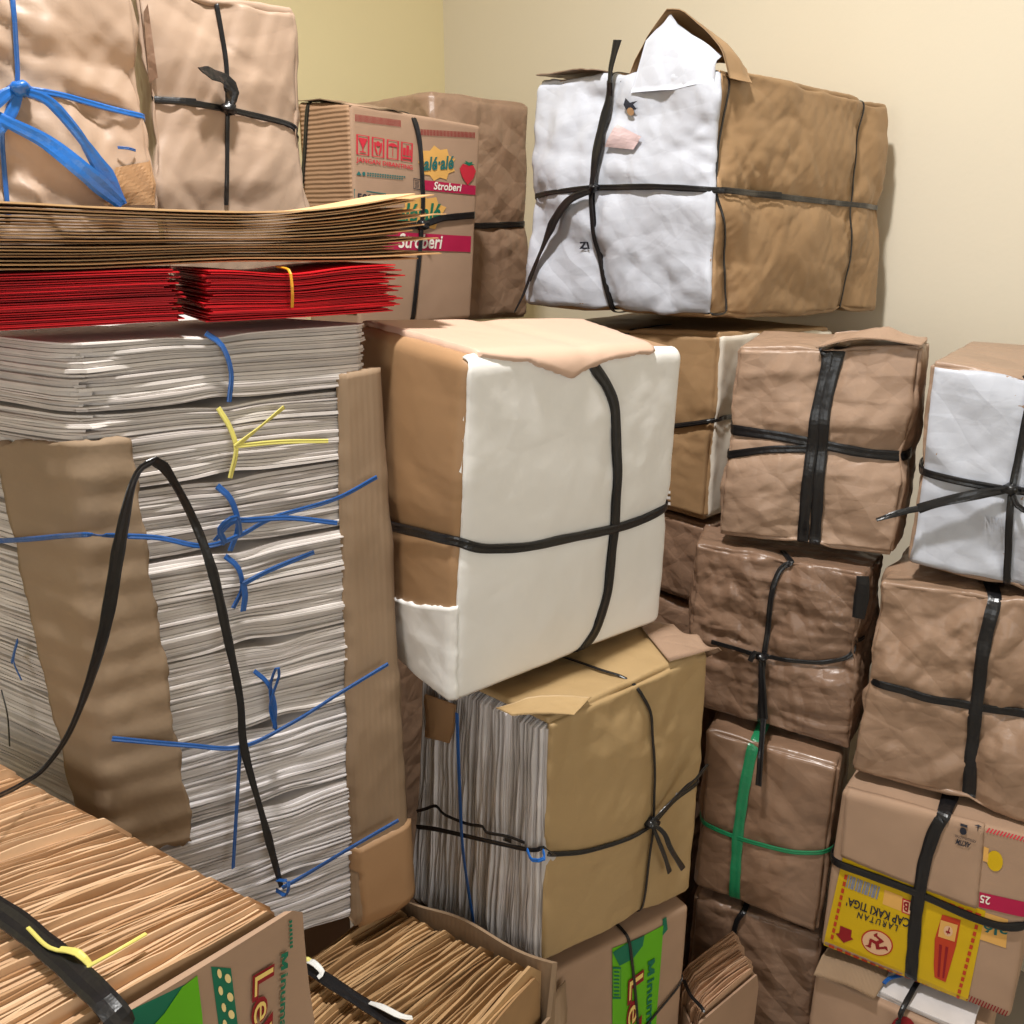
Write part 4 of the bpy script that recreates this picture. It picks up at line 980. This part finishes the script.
# ================================================================ carton below it
def carton_words(b, t, face, sqM, sqL, ex=0.0):
    p0_, p1_, p2_ = (np.array(p, float) for p in sqM); d_ = p1_ - p0_
    b.text('lettering', t, face, (p0_ + d_ * .24, p1_, p2_ + d_ * .24), 'inuman', 'print_green', bold=.02, off=.0028)
    b.art('lettering', t, face, (p0_, p0_ + d_ * .19, p2_), [rect(0, 0, .24, 1), rect(.76, 0, 1, 1), [(.0, 1), (.27, 1), (.62, .1), (.38, .1)], [(.73, 1), (1, 1), (.62, .1), (.38, .1)]], 'print_green', off=.0028)
    b.text('logo_outline', t, face, sqL, 'LeV', 'print_maroon', bold=.075, off=.0030, space=1.15)
    b.text('logo', t, face, sqL, 'LeV', 'print_cream_label', bold=.0, off=.0038, space=1.25, grow=-.16)
b, t = parcel('C3', 'carton with a bright green label, under the half wrapped paper bundle', 'carton_board', [
    ([('a', 628, 935), ('a', 634, 990), ('a', 638, 1040)], .005, BK), ([('a', 640, 1030), ('a', 665, 1000), ('a', 693, 972)], .005, BK)],
    'labelled_carton', 'carton', 'carton', r=.008, bulge=0, amp=.0005, dent=.0)
b.art('green_label', t, 'a', ((612, 1040), (655, 1040), (612, 945)), [[(0, 0), (1, 0), (1.02, .35), (1.08, .85), (1.12, 1.28), (.55, 1.1), (0, .97)]], 'print_lime', off=.0016)
b.art('leaf_print', t, 'a', ((612, 968), (645, 968), (612, 938)), [[(.0, .55), (.4, .85), (.95, 1.15), (.9, .8), (.6, .35), (.2, .1)]], 'print_green', off=.0022)
b.art('leaf_print', t, 'a', ((662, 935), (667, 932), (662, 918)), [[(0, 0), (1, .2), (1, 1), (.2, .9)]], 'print_green', off=.0022)
carton_words(b, t, 'a', ((647, 961), (645, 1040), (654, 957)), ((627, 980), (624, 1062), (643, 968)))
b.art('small_print', t, 'a', ((612, 998), (620, 998), (612, 966)), frame(0, 0, 1, 1, .06) + [rect(.15, .1 + .12 * i, .8, .1 + .12 * i + .05) for i in range(7)], 'print_green', off=.0024)
q1 = lambda i, j, k, o=0.: b.T(np.array([[i, j, k]]))[0] - b.ax[1] * o
loft('carton_flap', t, [[q1(-.06, -.06, .93, .01), q1(.02, -.06, .965), q1(.12, -.03, .985)], [q1(-.04, -.10, .86, .012), q1(.06, -.12, .88), q1(.13, -.05, .90)], [q1(-.02, -.08, .78, .012), q1(.06, -.1, .78), q1(.12, -.04, .78)]], 'carton_inner', amp=.004, seed=3)

# ================================================================ open cartons of brown envelopes
b = Box('B1', .006, 0, 0)
t = thing('envelope_carton', 'open carton of packed brown envelopes with green printing, nearest corner', 'carton', b.base)
layered(b, 'j', 150, .012, .99, t, 'brown_envelopes', 'brown_sheets', seed=71, prot=.006, groove=.016, wave=.026, wf=(3.4, 1.3), shrink=(.004, .004, .004, 0), topk=b.h * 1.0, r=.010, jag=1.4,
        tilt=lambda X, Y, K: .018 * np.sin(X / b.w * 3.0 + .3) * np.clip(np.minimum(K, 1 - K) * 8, 0, 1))
shell(b, t, 'carton', 'carton_board', lambda sd, u: b.h * (1.0 if sd == 'a' else (.98 - .25 * min(1, u * 6) if sd == 'r' else .73 if sd == 'l' else .73 + .27 * max(0, u * 6 - 5))), out=.009, thick=.005)
def shift_face(bx, o):
    c = Box(bx.key, .001, 0, 0); c.c = bx.c.copy(); c.c[:, 0] -= bx.ax[1] * o; c.setup(); return c
f = shift_face(b, .0095)
f.art('green_print', t, 'a', ((92, 1050), (195, 1050), (92, 985)), [[(-.3, 0), (1.0, 0), (1.0, .60), (.97, 1.20), (.3, .60), (-.1, .2)]], 'print_green', off=.0012)
f.art('lime_print', t, 'a', ((140, 1050), (203, 1050), (140, 985)), [[(-.3, 0), (1.0, 0), (.95, .6), (.86, 1.22), (.62, 1.02), (.35, .6), (.05, .25)]], 'print_lime', off=.0018)
f.art('bean_strip', t, 'a', ((221, 1050), (240, 1050), (210, 966)), [rect(0, 0, 1, 1.0)], 'print_green', off=.0012, sub=(3, 8))
bean = []
for k_, (x_, y_) in enumerate(((.35, .93), (.75, .88), (.3, .73), (.75, .66), (.35, .53), (.7, .45), (.3, .33), (.7, .25), (.4, .13))): bean.append([(x_ + .16 * math.cos(a) * (1 if k_ % 2 else .7), y_ + .055 * math.sin(a)) for a in np.linspace(0, 2 * math.pi, 12, endpoint=False)])
f.art('bean_print', t, 'a', ((221, 1050), (240, 1050), (210, 966)), bean, 'print_cream', off=.0020)
carton_words(f, t, 'a', ((279, 953), (277, 1040), (286, 950)), ((250, 975), (248, 1062), (272, 962)))
f.art('small_print', t, 'a', ((288, 950), (293, 948), (287, 918)), [rect(.2, .05 + .13 * i, .8, .05 + .13 * i + .08) for i in range(7)], 'print_green')
# straps lying over the envelopes
TP = lambda x, y, o=.012: b.P('t', x, y, o)
up = np.array([0, 0, 1.])
ribbon('strap', [TP(-30, 892), TP(10, 918), TP(50, 950), TP(85, 982), TP(108, 1005), f.P('a', 126, 1030, .010), f.P('a', 136, 1060, .008)], up, .020, BK, t, th=.002)
ribbon('string', [TP(25, 938), TP(58, 965), TP(80, 990), TP(105, 1008)], up, .004, 'yellow_plastic', t)
ribbon('string', [TP(60, 949, .016), TP(78, 953, .02), TP(90, 965, .012)], up, [.005, .007, .005], 'yellow_plastic', t)
ribbon('string', [TP(86, 968, .012), TP(115, 952, .02), TP(146, 934, .018)], up, [.004, .003, .004], 'yellow_plastic', t)
ribbon('string', [TP(28, 928, .014), TP(50, 948, .016), TP(80, 953, .016)], up, .003, 'yellow_plastic', t)

b = Box('B2', .006, 0, 0)
t = thing('envelope_carton', 'open carton of packed dull brown envelopes in the middle of the floor row', 'carton', b.base)
layered(b, 'j', 84, .02, .985, t, 'brown_envelopes', 'olive_sheets', seed=81, prot=.007, groove=.016, wave=.020, wf=(3.6, 1.4), shrink=(.004, .006, .004, 0), topk=b.h * .985, r=.012, jag=1.4,
        tilt=lambda X, Y, K: .016 * np.sin(X / b.w * 3.0) * np.clip(np.minimum(K, 1 - K) * 8, 0, 1))
shell(b, t, 'carton', 'carton_inner', lambda sd, u: b.h * (1.0 - .03 * math.sin(u * 9) * .3 if sd == 'r' else .88), out=.008, thick=.004)
TP = lambda x, y, o=.016: b.P('t', x, y, o)
ribbon('strap', [TP(292, 955), TP(330, 982), TP(370, 1008), TP(410, 1034)], up, .016, BK, t, th=.002)
ribbon('tape_end', [TP(302, 962, .02), TP(312, 962, .03), TP(322, 972, .024), TP(318, 978, .02)], up, [.006, .009, .008, .006], 'white_plastic', t)
ribbon('tape_end', [TP(300, 958, .024), TP(307, 959, .03), TP(313, 963, .026)], up, .006, 'yellow_plastic', t)
ribbon('tape_end', [TP(370, 1003, .02), TP(382, 1007, .026), TP(400, 1016, .026), TP(412, 1018, .02)], up, [.005, .008, .008, .006], 'white_plastic', t)

b = Box('R9', .005, 0, 0)
t = thing('envelope_carton', 'small open carton of pinkish brown envelopes right of the green labelled carton', 'carton', b.base)
layered(b, 'j', 40, .03, .97, t, 'brown_envelopes', 'rose_sheets', seed=91, prot=.007, groove=.012, wave=.006, wf=(5, 2), shrink=(.004, .004, .004, 0), topk=b.h * 1.0, r=.010, jag=1.5)
shell(b, t, 'carton', 'carton_board', lambda sd, u: b.h * (.985 if sd == 'a' else .90), out=.008, thick=.004)
TP = lambda x, y, o=.012: b.P('t', x, y, o)
ribbon('strap', [TP(672, 988, .004), TP(688, 996), TP(702, 1008), TP(708, 1022)], up, .006, BK, t)

# ================================================================ right hand column
b, t = parcel('R1', 'brown paper parcel with doubled black straps, left of the white fronted one', 'kraft_rose', [
    ([(.5, .5, 1), (.05, .52, 1), ('b', 829, 352), ('b', 817, 410), ('b', 809, 470), ('b', 801, 545)], 0.0175, BK),
    ([('b', 838, 352), ('b', 826, 400), ('b', 820, 470), ('b', 813, 549)], 0.0175, BK),
    ([('b', 733, 431), ('b', 780, 437), ('b', 822, 445), ('b', 870, 455), ('b', 920, 459)], 0.0158, BK),
    ([('b', 722, 456), ('b', 770, 449), ('b', 820, 449)], 0.0123, BK)], amp=.0055, f=13, r=.010, bulge=.009, dent=.006)
q1 = lambda i, j, o: b.T(np.array([[i, j, 1.0]]))[0] + np.array([0, 0, o])
loft('folded_end', t, [[q1(-.02, .55, .0), q1(-.02, .4, .004), q1(-.03, .2, .006), q1(-.02, .02, .000)], [q1(.12, .5, .006), q1(.12, .35, .016), q1(.12, .2, .020), q1(.12, .0, .004)], [q1(.5, .5, .006), q1(.5, .3, .01), q1(.5, .2, .01), q1(.5, .03, .004)]], 'kraft_rose', amp=.005, seed=8)
b, t = parcel('R2', 'white fronted parcel at the right side of the top row, cut by the frame', 'kraft_rose', [
    ([('b', 929, 474), ('b', 970, 482), ('b', 1010, 489), ('b', 1045, 493)], 0.0105, BK),
    ([(.05, .4, 1), ('b', 1032, 390), ('b', 1024, 430), ('b', 1012, 489), ('b', 1006, 590)], 0.0090, BK)], amp=.003, r=.009, bulge=.010, dent=.006)
b.sheet('white_front', t, [(-b.d * .985, .004), (-.01, .004)], [(-b.d * .985, b.h - .002), (-b.d * .5, b.h - .002), (-.01, b.h - .002)], 'white_sack', off=.002, jit=.001, side='b', seed=12, crease=.004)
NR = b.N('b')
for it, w_ in (([('b', 930, 474), ('b', 970, 482), ('b', 1010, 489), ('b', 1045, 493)], 0.0105), ([('b', 1030, 400), ('b', 1024, 430), ('b', 1012, 489), ('b', 1006, 586)], 0.0090)):
    pp = b.path(b.wrap(it)); V_, N_ = b.surf(pp, .0065); V_, F_ = ribbon_geo(smoothpath(V_, 6), N_, w_); mesh('strap', V_, F_, BK, t, smooth=False)
on(b, 'b', [(1010, 489, .012), (975, 494, .018), (940, 502, .022), (918, 509, .024)], [0.0090, 0.0150, 0.0135, 0.0135], BK, t, 'strap_end', twist=[0, .2, .5, .2])
pe = b.P('b', 918, 509, .024); ribbon('strap_end', [pe, pe + [-.02, .004, -.006], pe + [-.055, .008, -.020]], NR, [.009, .010, .005], BK, t, twist=[.2, .1, .6])
on(b, 'b', [(1011, 489, .012), (1018, 505, .02), (1030, 512, .02)], .007, BK, t, 'strap_end')
knot(t, b.P('b', 1011, 489, .01), NR, .009, BK)
b.art('pink_stain', t, 'b', ((965, 412), (1000, 415), (965, 375)), [disc(.5, .5, .4, .45, 12)], 'pink_stain', off=.0052) if 0 else None
b.text('lettering', t, 'b', ((986, 529), (1008, 532), (986, 514)), 'NMU', 'print_faint', off=.0062, bold=.0)

b, t = parcel('R3', 'wrinkled dark brown parcel with a thin black cord hanging from its knot', 'kraft_dark', [
    ([(.4, .5, 1), ('b', 795, 552), ('b', 780, 566), ('b', 772, 590), ('b', 764, 655), ('b', 760, 712)], 0.0090, BK),
    ([('b', 712, 640), ('b', 762, 656), ('b', 820, 665), ('b', 850, 660), ('b', 868, 648)], 0.0075, BK)], amp=.0058, f=17, r=.009, bulge=.009, dent=.005)
knot(t, b.P('b', 761, 657, .01), NR, .009, BK)
on(b, 'b', [(761, 657, .012), (762, 690, .022), (763, 720, .026)], [0.0090, 0.0135, 0.0150], BK, t, 'strap_end', twist=[0, .2, .1])
pe = b.P('b', 763, 720, .026); ribbon('strap_end', [pe, pe + [-.010, -.034, -.05], pe + [-.011, -.042, -.105]], NR, [.010, .010, .010], BK, t)
on(b, 'b', [(760, 657, .012), (755, 653, .02), (750, 661, .022)], [0.0075, 0.0105, 0.0090], BK, t, 'strap_end')
on(b, 'b', [(862, 573, .010), (866, 592, .012), (862, 622, .010)], [0.0180, 0.0240, 0.0180], BK, t, 'strap_end')
b, t = parcel('R4', 'big brown parcel with one broad black strap, right of the wrinkled dark one', 'kraft_brown', [
    ([(.3, .5, 1), ('b', 997, 590), ('b', 985, 640), ('b', 976, 706), ('b', 970, 760), ('b', 967, 803)], 0.0179, BK),
    ([('b', 880, 684), ('b', 925, 697), ('b', 976, 708), ('b', 1045, 722)], 0.0136, BK)], amp=.0078, f=12, r=.010, bulge=.009, dent=.006)
b, t = parcel('R5', 'taped brown parcel with a bright green plastic strap', 'kraft_taped', [
    ([(.5, .6, 1), ('t', 758, 736), ('b', 752, 748), ('b', 744, 790), ('b', 738, 836), ('b', 734, 900)], 0.0188, 'green_plastic'),
    ([('b', 703, 824), ('b', 736, 836), ('b', 790, 850), ('b', 834, 856)], 0.0090, 'green_plastic')], amp=.003, f=12, r=.011, bulge=.010)
b, t = parcel('R7', 'dark brown parcel on the floor under the green strapped one', 'kraft_dark', [
    ([('b', 744, 906), ('b', 737, 918), ('b', 732, 940)], 0.0098, BK)], amp=.0042, r=.011, bulge=.006)

# ---------------------------------------------------------------- the yellow printed carton
b, t = parcel('R6', 'carton with yellow upside-down printing, tied with black strap', 'carton_board', [
    ([(.25, .5, 1), ('b', 946, 803), ('b', 936, 826), ('b', 925, 860), ('b', 917, 910), ('b', 911, 978)], 0.0187, BK),
    ([('b', 838, 862), ('b', 870, 873), ('b', 920, 892), ('b', 975, 916), ('b', 1005, 927), ('b', 1045, 930)], 0.0127, BK)],
    'printed_carton', 'carton', 'carton', r=.008, bulge=.002, amp=.0006, dent=.001)
YS = ((822, 947), (967, 1010), (844, 856)); ys2 = ((824, 948), (962, 1006), (838, 866))
b.art('yellow_print', t, 'b', ((823, 946), (966, 1009), (843, 857)), [[(0, .0), (1, .0), (.965, .98), (0, 1)]], 'print_yellow', off=.0012, sub=(14, 10))
sqy = ((823, 946), (966, 1009), (843, 857))
dash = [rect(.03 + .055 * i, .90, .03 + .055 * i + .035, .94) for i in range(17)] + [rect(.04 + .06 * i, .025, .04 + .06 * i + .04, .055) for i in range(15)] + [rect(.04, .12 + .075 * i, .06, .12 + .075 * i + .05) for i in range(10)] + [rect(.925, .06 + .066 * i, .945, .06 + .066 * i + .042) for i in range(13)]
b.art('dash_border', t, 'b', sqy, dash, 'print_brick', off=.0020)
b.art('barcode', t, 'b', ((846, 886), (879, 899), (849, 874)), [rect(.0 + .07 * i, 0, .0 + .07 * i + (.03 + .03 * ((i * 7) % 3) / 2), 1) for i in range(14)], 'print_grey', off=.0020)
b.text('lettering', t, 'b', ((905, 926), (848, 903), (903, 917)), "CAP KAKI TIGA", 'print_ink', bold=.02, off=.0022) if 0 else None
b.text('lettering', t, 'b', ((911, 918), (848, 896), (909, 927)), "CAP KAKI TIGA'", 'print_ink', bold=.02, off=.0022)
b.text('lettering', t, 'b', ((899, 924), (859, 911), (897, 930)), 'LARUTAN', 'print_ink', bold=.015, off=.0022, space=1.4)
emb = ((861, 951), (893, 958), (862, 926))
b.art('emblem_disc', t, 'b', emb, [disc(.5, .5, .5, .5, 28)], 'print_brick', off=.0018)
b.art('emblem_disc', t, 'b', emb, [disc(.5, .5, .455, .455, 28)], 'print_pale', off=.0023)
legs = []
for k_ in range(3):
    a_ = k_ * 2.094 + .75; c_, s_ = math.cos(a_), math.sin(a_); R_ = lambda x, y: (.5 + x * c_ - y * s_, .5 + x * s_ + y * c_)
    legs += [[R_(0, -.06), R_(.22, -.07), R_(.25, .04), R_(0, .07)], [R_(.16, -.05), R_(.25, -.06), R_(.20, .26), R_(.12, .25)], [R_(.10, .22), R_(.20, .20), R_(.29, .30), R_(.12, .30)]]
b.art('emblem', t, 'b', emb, legs, 'print_maroon', off=.0028)
b.art('arrow_mark', t, 'b', ((835, 939), (853, 944), (837, 924)), [[(.2, 1), (.85, .9), (.85, .45), (1, .35), (.5, -.05), (0, .4), (.2, .5)]], 'print_maroon', off=.0020)
b.art('red_box', t, 'b', ((902, 911), (912, 915), (903, 897)), [rect(0, 0, 1, 1)], 'print_red', off=.0018, sub=(3, 3))
b.art('red_box', t, 'b', ((902, 911), (912, 915), (903, 897)), [rect(.12, .08, .88, .92)], 'print_pale', off=.0022, sub=(3, 3))
b.text('lettering', t, 'b', ((909.5, 901.5), (904.5, 899.5), (908.5, 911)), 'B', 'print_maroon', bold=.03, off=.0026)
b.art('tint_patch', t, 'b', ((883, 903), (901, 910), (885, 889)), [rect(0, 0, 1, 1)], 'print_orange', off=.0015)
bt = ((934, 977), (948, 982), (942, 913))
b.art('bottle_print', t, 'b', bt, [[(.05, .02), (.85, .0), (1.0, .22), (1.25, .60), (1.35, 1.0), (.05, 1.0), (-.25, .60), (-.1, .20)]], 'print_brick', off=.0020)
b.art('bottle_print', t, 'b', bt, [[(-.05, .66), (1.12, .66), (1.2, .92), (.0, .92)]], 'print_orange', off=.0025)
b.art('bottle_print', t, 'b', bt, [disc(.6, .79, .32, .08, 16)], 'print_pale', off=.0029)
b.art('bottle_print', t, 'b', bt, [[(.25, .05), (.4, .05), (.3, .55), (.1, .55)], [(.6, .05), (.72, .06), (.75, .55), (.55, .55)]], 'print_maroon', off=.0025)
b.art('bottle_print', t, 'b', bt, [[(.45, .76), (.75, .76), (.75, .79), (.45, .79)], [(.56, .74), (.62, .74), (.7, .85), (.62, .85)]], 'print_maroon', off=.0032)
# the bare board flap over the top of the printing and the inner carton beside it
b.sheet('board_flap', t, [('b', 842, 855), ('b', 900, 879), ('b', 977, 907)], [('b', 847, 786), ('b', 900, 800), ('b', 985, 823)], 'carton_board', off=.004, jit=.001, seed=3)
FL = dict(off=.0062)
for it, w_ in (([('b', 946, 803), ('b', 936, 826), ('b', 925, 860), ('b', 917, 910)], .0187), ([('b', 838, 862), ('b', 870, 873), ('b', 920, 892), ('b', 975, 916), ('b', 1005, 927), ('b', 1045, 930)], .0128)):
    pp = b.path(b.wrap(it)); V_, N_ = b.surf(pp, .0062); V_, F_ = ribbon_geo(smoothpath(V_, 6), N_, w_); mesh('strap', V_, F_, BK, t, smooth=False)
b.text('lettering', t, 'b', ((972, 841), (958, 837), (970, 846)), 'AKTIM', 'print_ink', bold=.03, **FL)
b.text('lettering', t, 'b', ((977, 838.5), (956, 832.5), (976, 841)), 'KEMASAN KOTAK', 'print_ink', **FL)
b.art('recycle_mark', t, 'b', ((960, 832), (967, 834), (961, 823)), [disc(.5, .4, .5, .4, 12), rect(.0, .85, 1, 1)], 'print_ink', **FL)
b.art('recycle_mark', t, 'b', ((974, 829), (982, 831), (975, 822)), [[(0, .5), (.5, 1), (1, .5), (.6, .5), (.5, 0), (.4, .5)]], 'print_ink', **FL)
b.art('stripe_border', t, 'b', ((986, 832), (1034, 844), (988, 825)), [[(.07 * i, 0), (.07 * i + .03, 0), (.07 * i + .06, 1), (.07 * i + .03, 1)] for i in range(14)], 'print_red')
b.art('stripe_border', t, 'b', ((966, 1000), (1008, 1018), (968, 994)), [[(.07 * i, 0), (.07 * i + .03, 0), (.07 * i + .05, 1), (.07 * i + .02, 1)] for i in range(14)], 'print_maroon')
b.art('magenta_band', t, 'b', ((979, 906), (1026, 918), (980, 891)), [rect(0, 0, 1, 1)], 'print_magenta', sub=(8, 3))
b.text('lettering', t, 'b', ((991, 896), (981, 893), (990, 904)), '25', 'print_white', bold=.02, off=.002)
b.art('yellow_spot', t, 'b', ((986, 868), (1002, 873), (988, 848)), [disc(.5, .5, .5, .5, 16)], 'print_yellow')
b.art('orange_spot', t, 'b', ((983, 860), (988, 862), (984, 846)), [rect(0, 0, 1, 1)], 'print_orange')
b.art('orange_patch', t, 'b', ((978, 938), (1006, 948), (980, 910)), [rect(0, 0, 1, 1)], 'print_orange', sub=(4, 4), off=.0010)
b.text('logo', t, 'b', ((1008, 928), (984, 921), (1007, 938)), 'al\u00e9', 'print_teal', bold=.02, off=.002)

b = Box('R8', .006, .003, .001)
t = thing('open_carton', 'open carton with white paper showing, under the yellow printed carton', 'carton', b.base)
b.c[:, :, 1] -= np.array([0, 0, .012]); b.setup(); b.build(t, 'carton_board', 'carton')
layered(b, 'k', 12, .93, 1.035, t, 'white_papers', 'grey_sheets', seed=33, prot=.004, groove=.006, wave=.003, shrink=(.012, .1, .02, .02))
q1 = lambda i, j, o: b.T(np.array([[i, j, 1.0]]))[0] + np.array([0, 0, o])
loft('carton_flap', t, [[q1(-.03, 1.0, .006), q1(-.03, .8, .016), q1(-.03, .62, .014)], [q1(.08, 1.0, .014), q1(.08, .8, .022), q1(.08, .60, .020)], [q1(.2, .98, .016), q1(.2, .8, .022), q1(.2, .6, .020)]], 'carton_inner', amp=.001, seed=2)
TP = lambda x, y, o=.03: b.P('t', x, y, o)
ribbon('strap', [b.surf(np.array([[.22, .42, 1.]]), .022)[0][0], b.surf(np.array([[.08, .44, 1.]]), .022)[0][0], b.surf(np.array([[.0, .46, 1.]]), .016)[0][0], b.surf(np.array([[.0, .47, .9]]), .006)[0][0]], up, .008, BK, t)
ribbon('cord', [b.surf(np.array([[.16, .52, 1.]]), .022)[0][0], b.surf(np.array([[.10, .58, 1.]]), .024)[0][0], b.surf(np.array([[.06, .6, 1.]]), .022)[0][0]], up, .006, BL_, t)
b.art('purple_seal', t, 'b', ((890, 1040), (915, 1045), (892, 1014)), [disc(.5, .5, .5, .5, 18)], 'print_maroon')

# ================================================================ light, camera
def area(name, loc, target, size, size_y, energy, col, shape='RECTANGLE'):
    l = bpy.data.lights.new(name, 'AREA'); l.shape = shape; l.size = size; l.size_y = size_y; l.energy = energy; l.color = col
    o = bpy.data.objects.new(name, l); COL.objects.link(o); o.location = loc
    from mathutils import Vector
    o.rotation_euler = (Vector(target) - Vector(loc)).to_track_quat('-Z', 'Y').to_euler(); return o
area('ceiling_light', (-.12, .80, HC - .06), (-.12, .81, 0), .15, .12, 51, (1, .975, .95))
def fill_window(n, c, along, inward):  # added frame on an unseen wall, made to go with a fill lamp
    u = along / np.linalg.norm(along)
    def bar(p, q, z0, z1, d0, d1): return prism([p + inward * d0, q + inward * d0, q + inward * d1, p + inward * d1], z0, z1)
    V = []; F = []
    for p_, q_, z0, z1 in ((-.75, .75, .95, 1.0), (-.75, .75, 2.1, 2.15), (-.75, -.70, 1.0, 2.1), (.70, .75, 1.0, 2.1), (-.02, .02, 1.0, 2.1)):
        v, f_ = bar(c + u * p_, c + u * q_, z0, z1, .002, .03); F += [[i + len(V) for i in x] for x in f_]; V += v
    struct('window_%d' % n, V, F, 'print_white')
    l = area('window_daylight', (*(c + inward * .06), 1.55), (*(c + inward * 2), 1.25), 1.4, 1.05, 1, (.93, .97, 1)); return l
fill_window(1, (P2_ + P3_) / 2, B_, A_).data.energy = 18
fill_window(2, (P1_ + P3_) / 2 + A_ * .2, A_, B_).data.energy = 19  # added fill from behind the camera, brightens the fronts facing right
w = bpy.data.worlds.new('world'); SC.world = w; w.use_nodes = True
w.node_tree.nodes['Background'].inputs[0].default_value = (.9, .95, 1, 1); w.node_tree.nodes['Background'].inputs[1].default_value = .3

# marks printed on a carton belong to its board, string ends and knots to their strap, strings to their bundle
import re as _re
for o in [o for o in SC.objects if o.type == 'EMPTY']:
    kids = list(o.children); nm = lambda c: _re.sub(r'\.\d+$', '', c.name)
    body = next((c for c in kids if nm(c) in ('carton', 'wrapper')), None); strap = next((c for c in kids if nm(c) == 'strap'), None)
    bundles = [c for c in kids if nm(c) == 'paper_bundle']
    for c in kids:
        n = nm(c)
        if n in ('strap_end', 'knot') and strap: c.parent = strap
        elif n == 'string' and bundles:
            z = lambda x: sum(v.co.z for v in x.data.vertices) / len(x.data.vertices); zc = z(c); c.parent = min(bundles, key=lambda b_: abs(z(b_) - zc))
        elif body and (n in ('lettering', 'logo', 'logo_outline', 'care_symbols', 'small_print', 'stripe_border', 'number_box', 'barcode', 'strawberry', 'strawberry_leaves', 'orange_splash', 'magenta_band', 'dash_border', 'emblem', 'emblem_disc', 'arrow_mark', 'red_box', 'tint_patch',
                             'recycle_mark', 'yellow_spot', 'orange_spot', 'orange_patch', 'purple_seal', 'green_label', 'bean_strip', 'torn_edge', 'torn_hole', 'pink_stain', 'spine_marks') or n.endswith('_print')): c.parent = body

cam = bpy.data.cameras.new('camera'); cam.sensor_width = 36; cam.lens = FPX / 1024 * 36; cam.clip_start = .02
co = bpy.data.objects.new('camera', cam); COL.objects.link(co); co.location = EYE; co.rotation_euler = (math.pi / 2 - PITCH, 0, 0); SC.camera = co
SC.view_settings.view_transform = 'Standard'; SC.view_settings.look = 'None'; SC.view_settings.gamma = 1; SC.view_settings.use_curve_mapping = False
SC.view_settings.exposure = -0.06
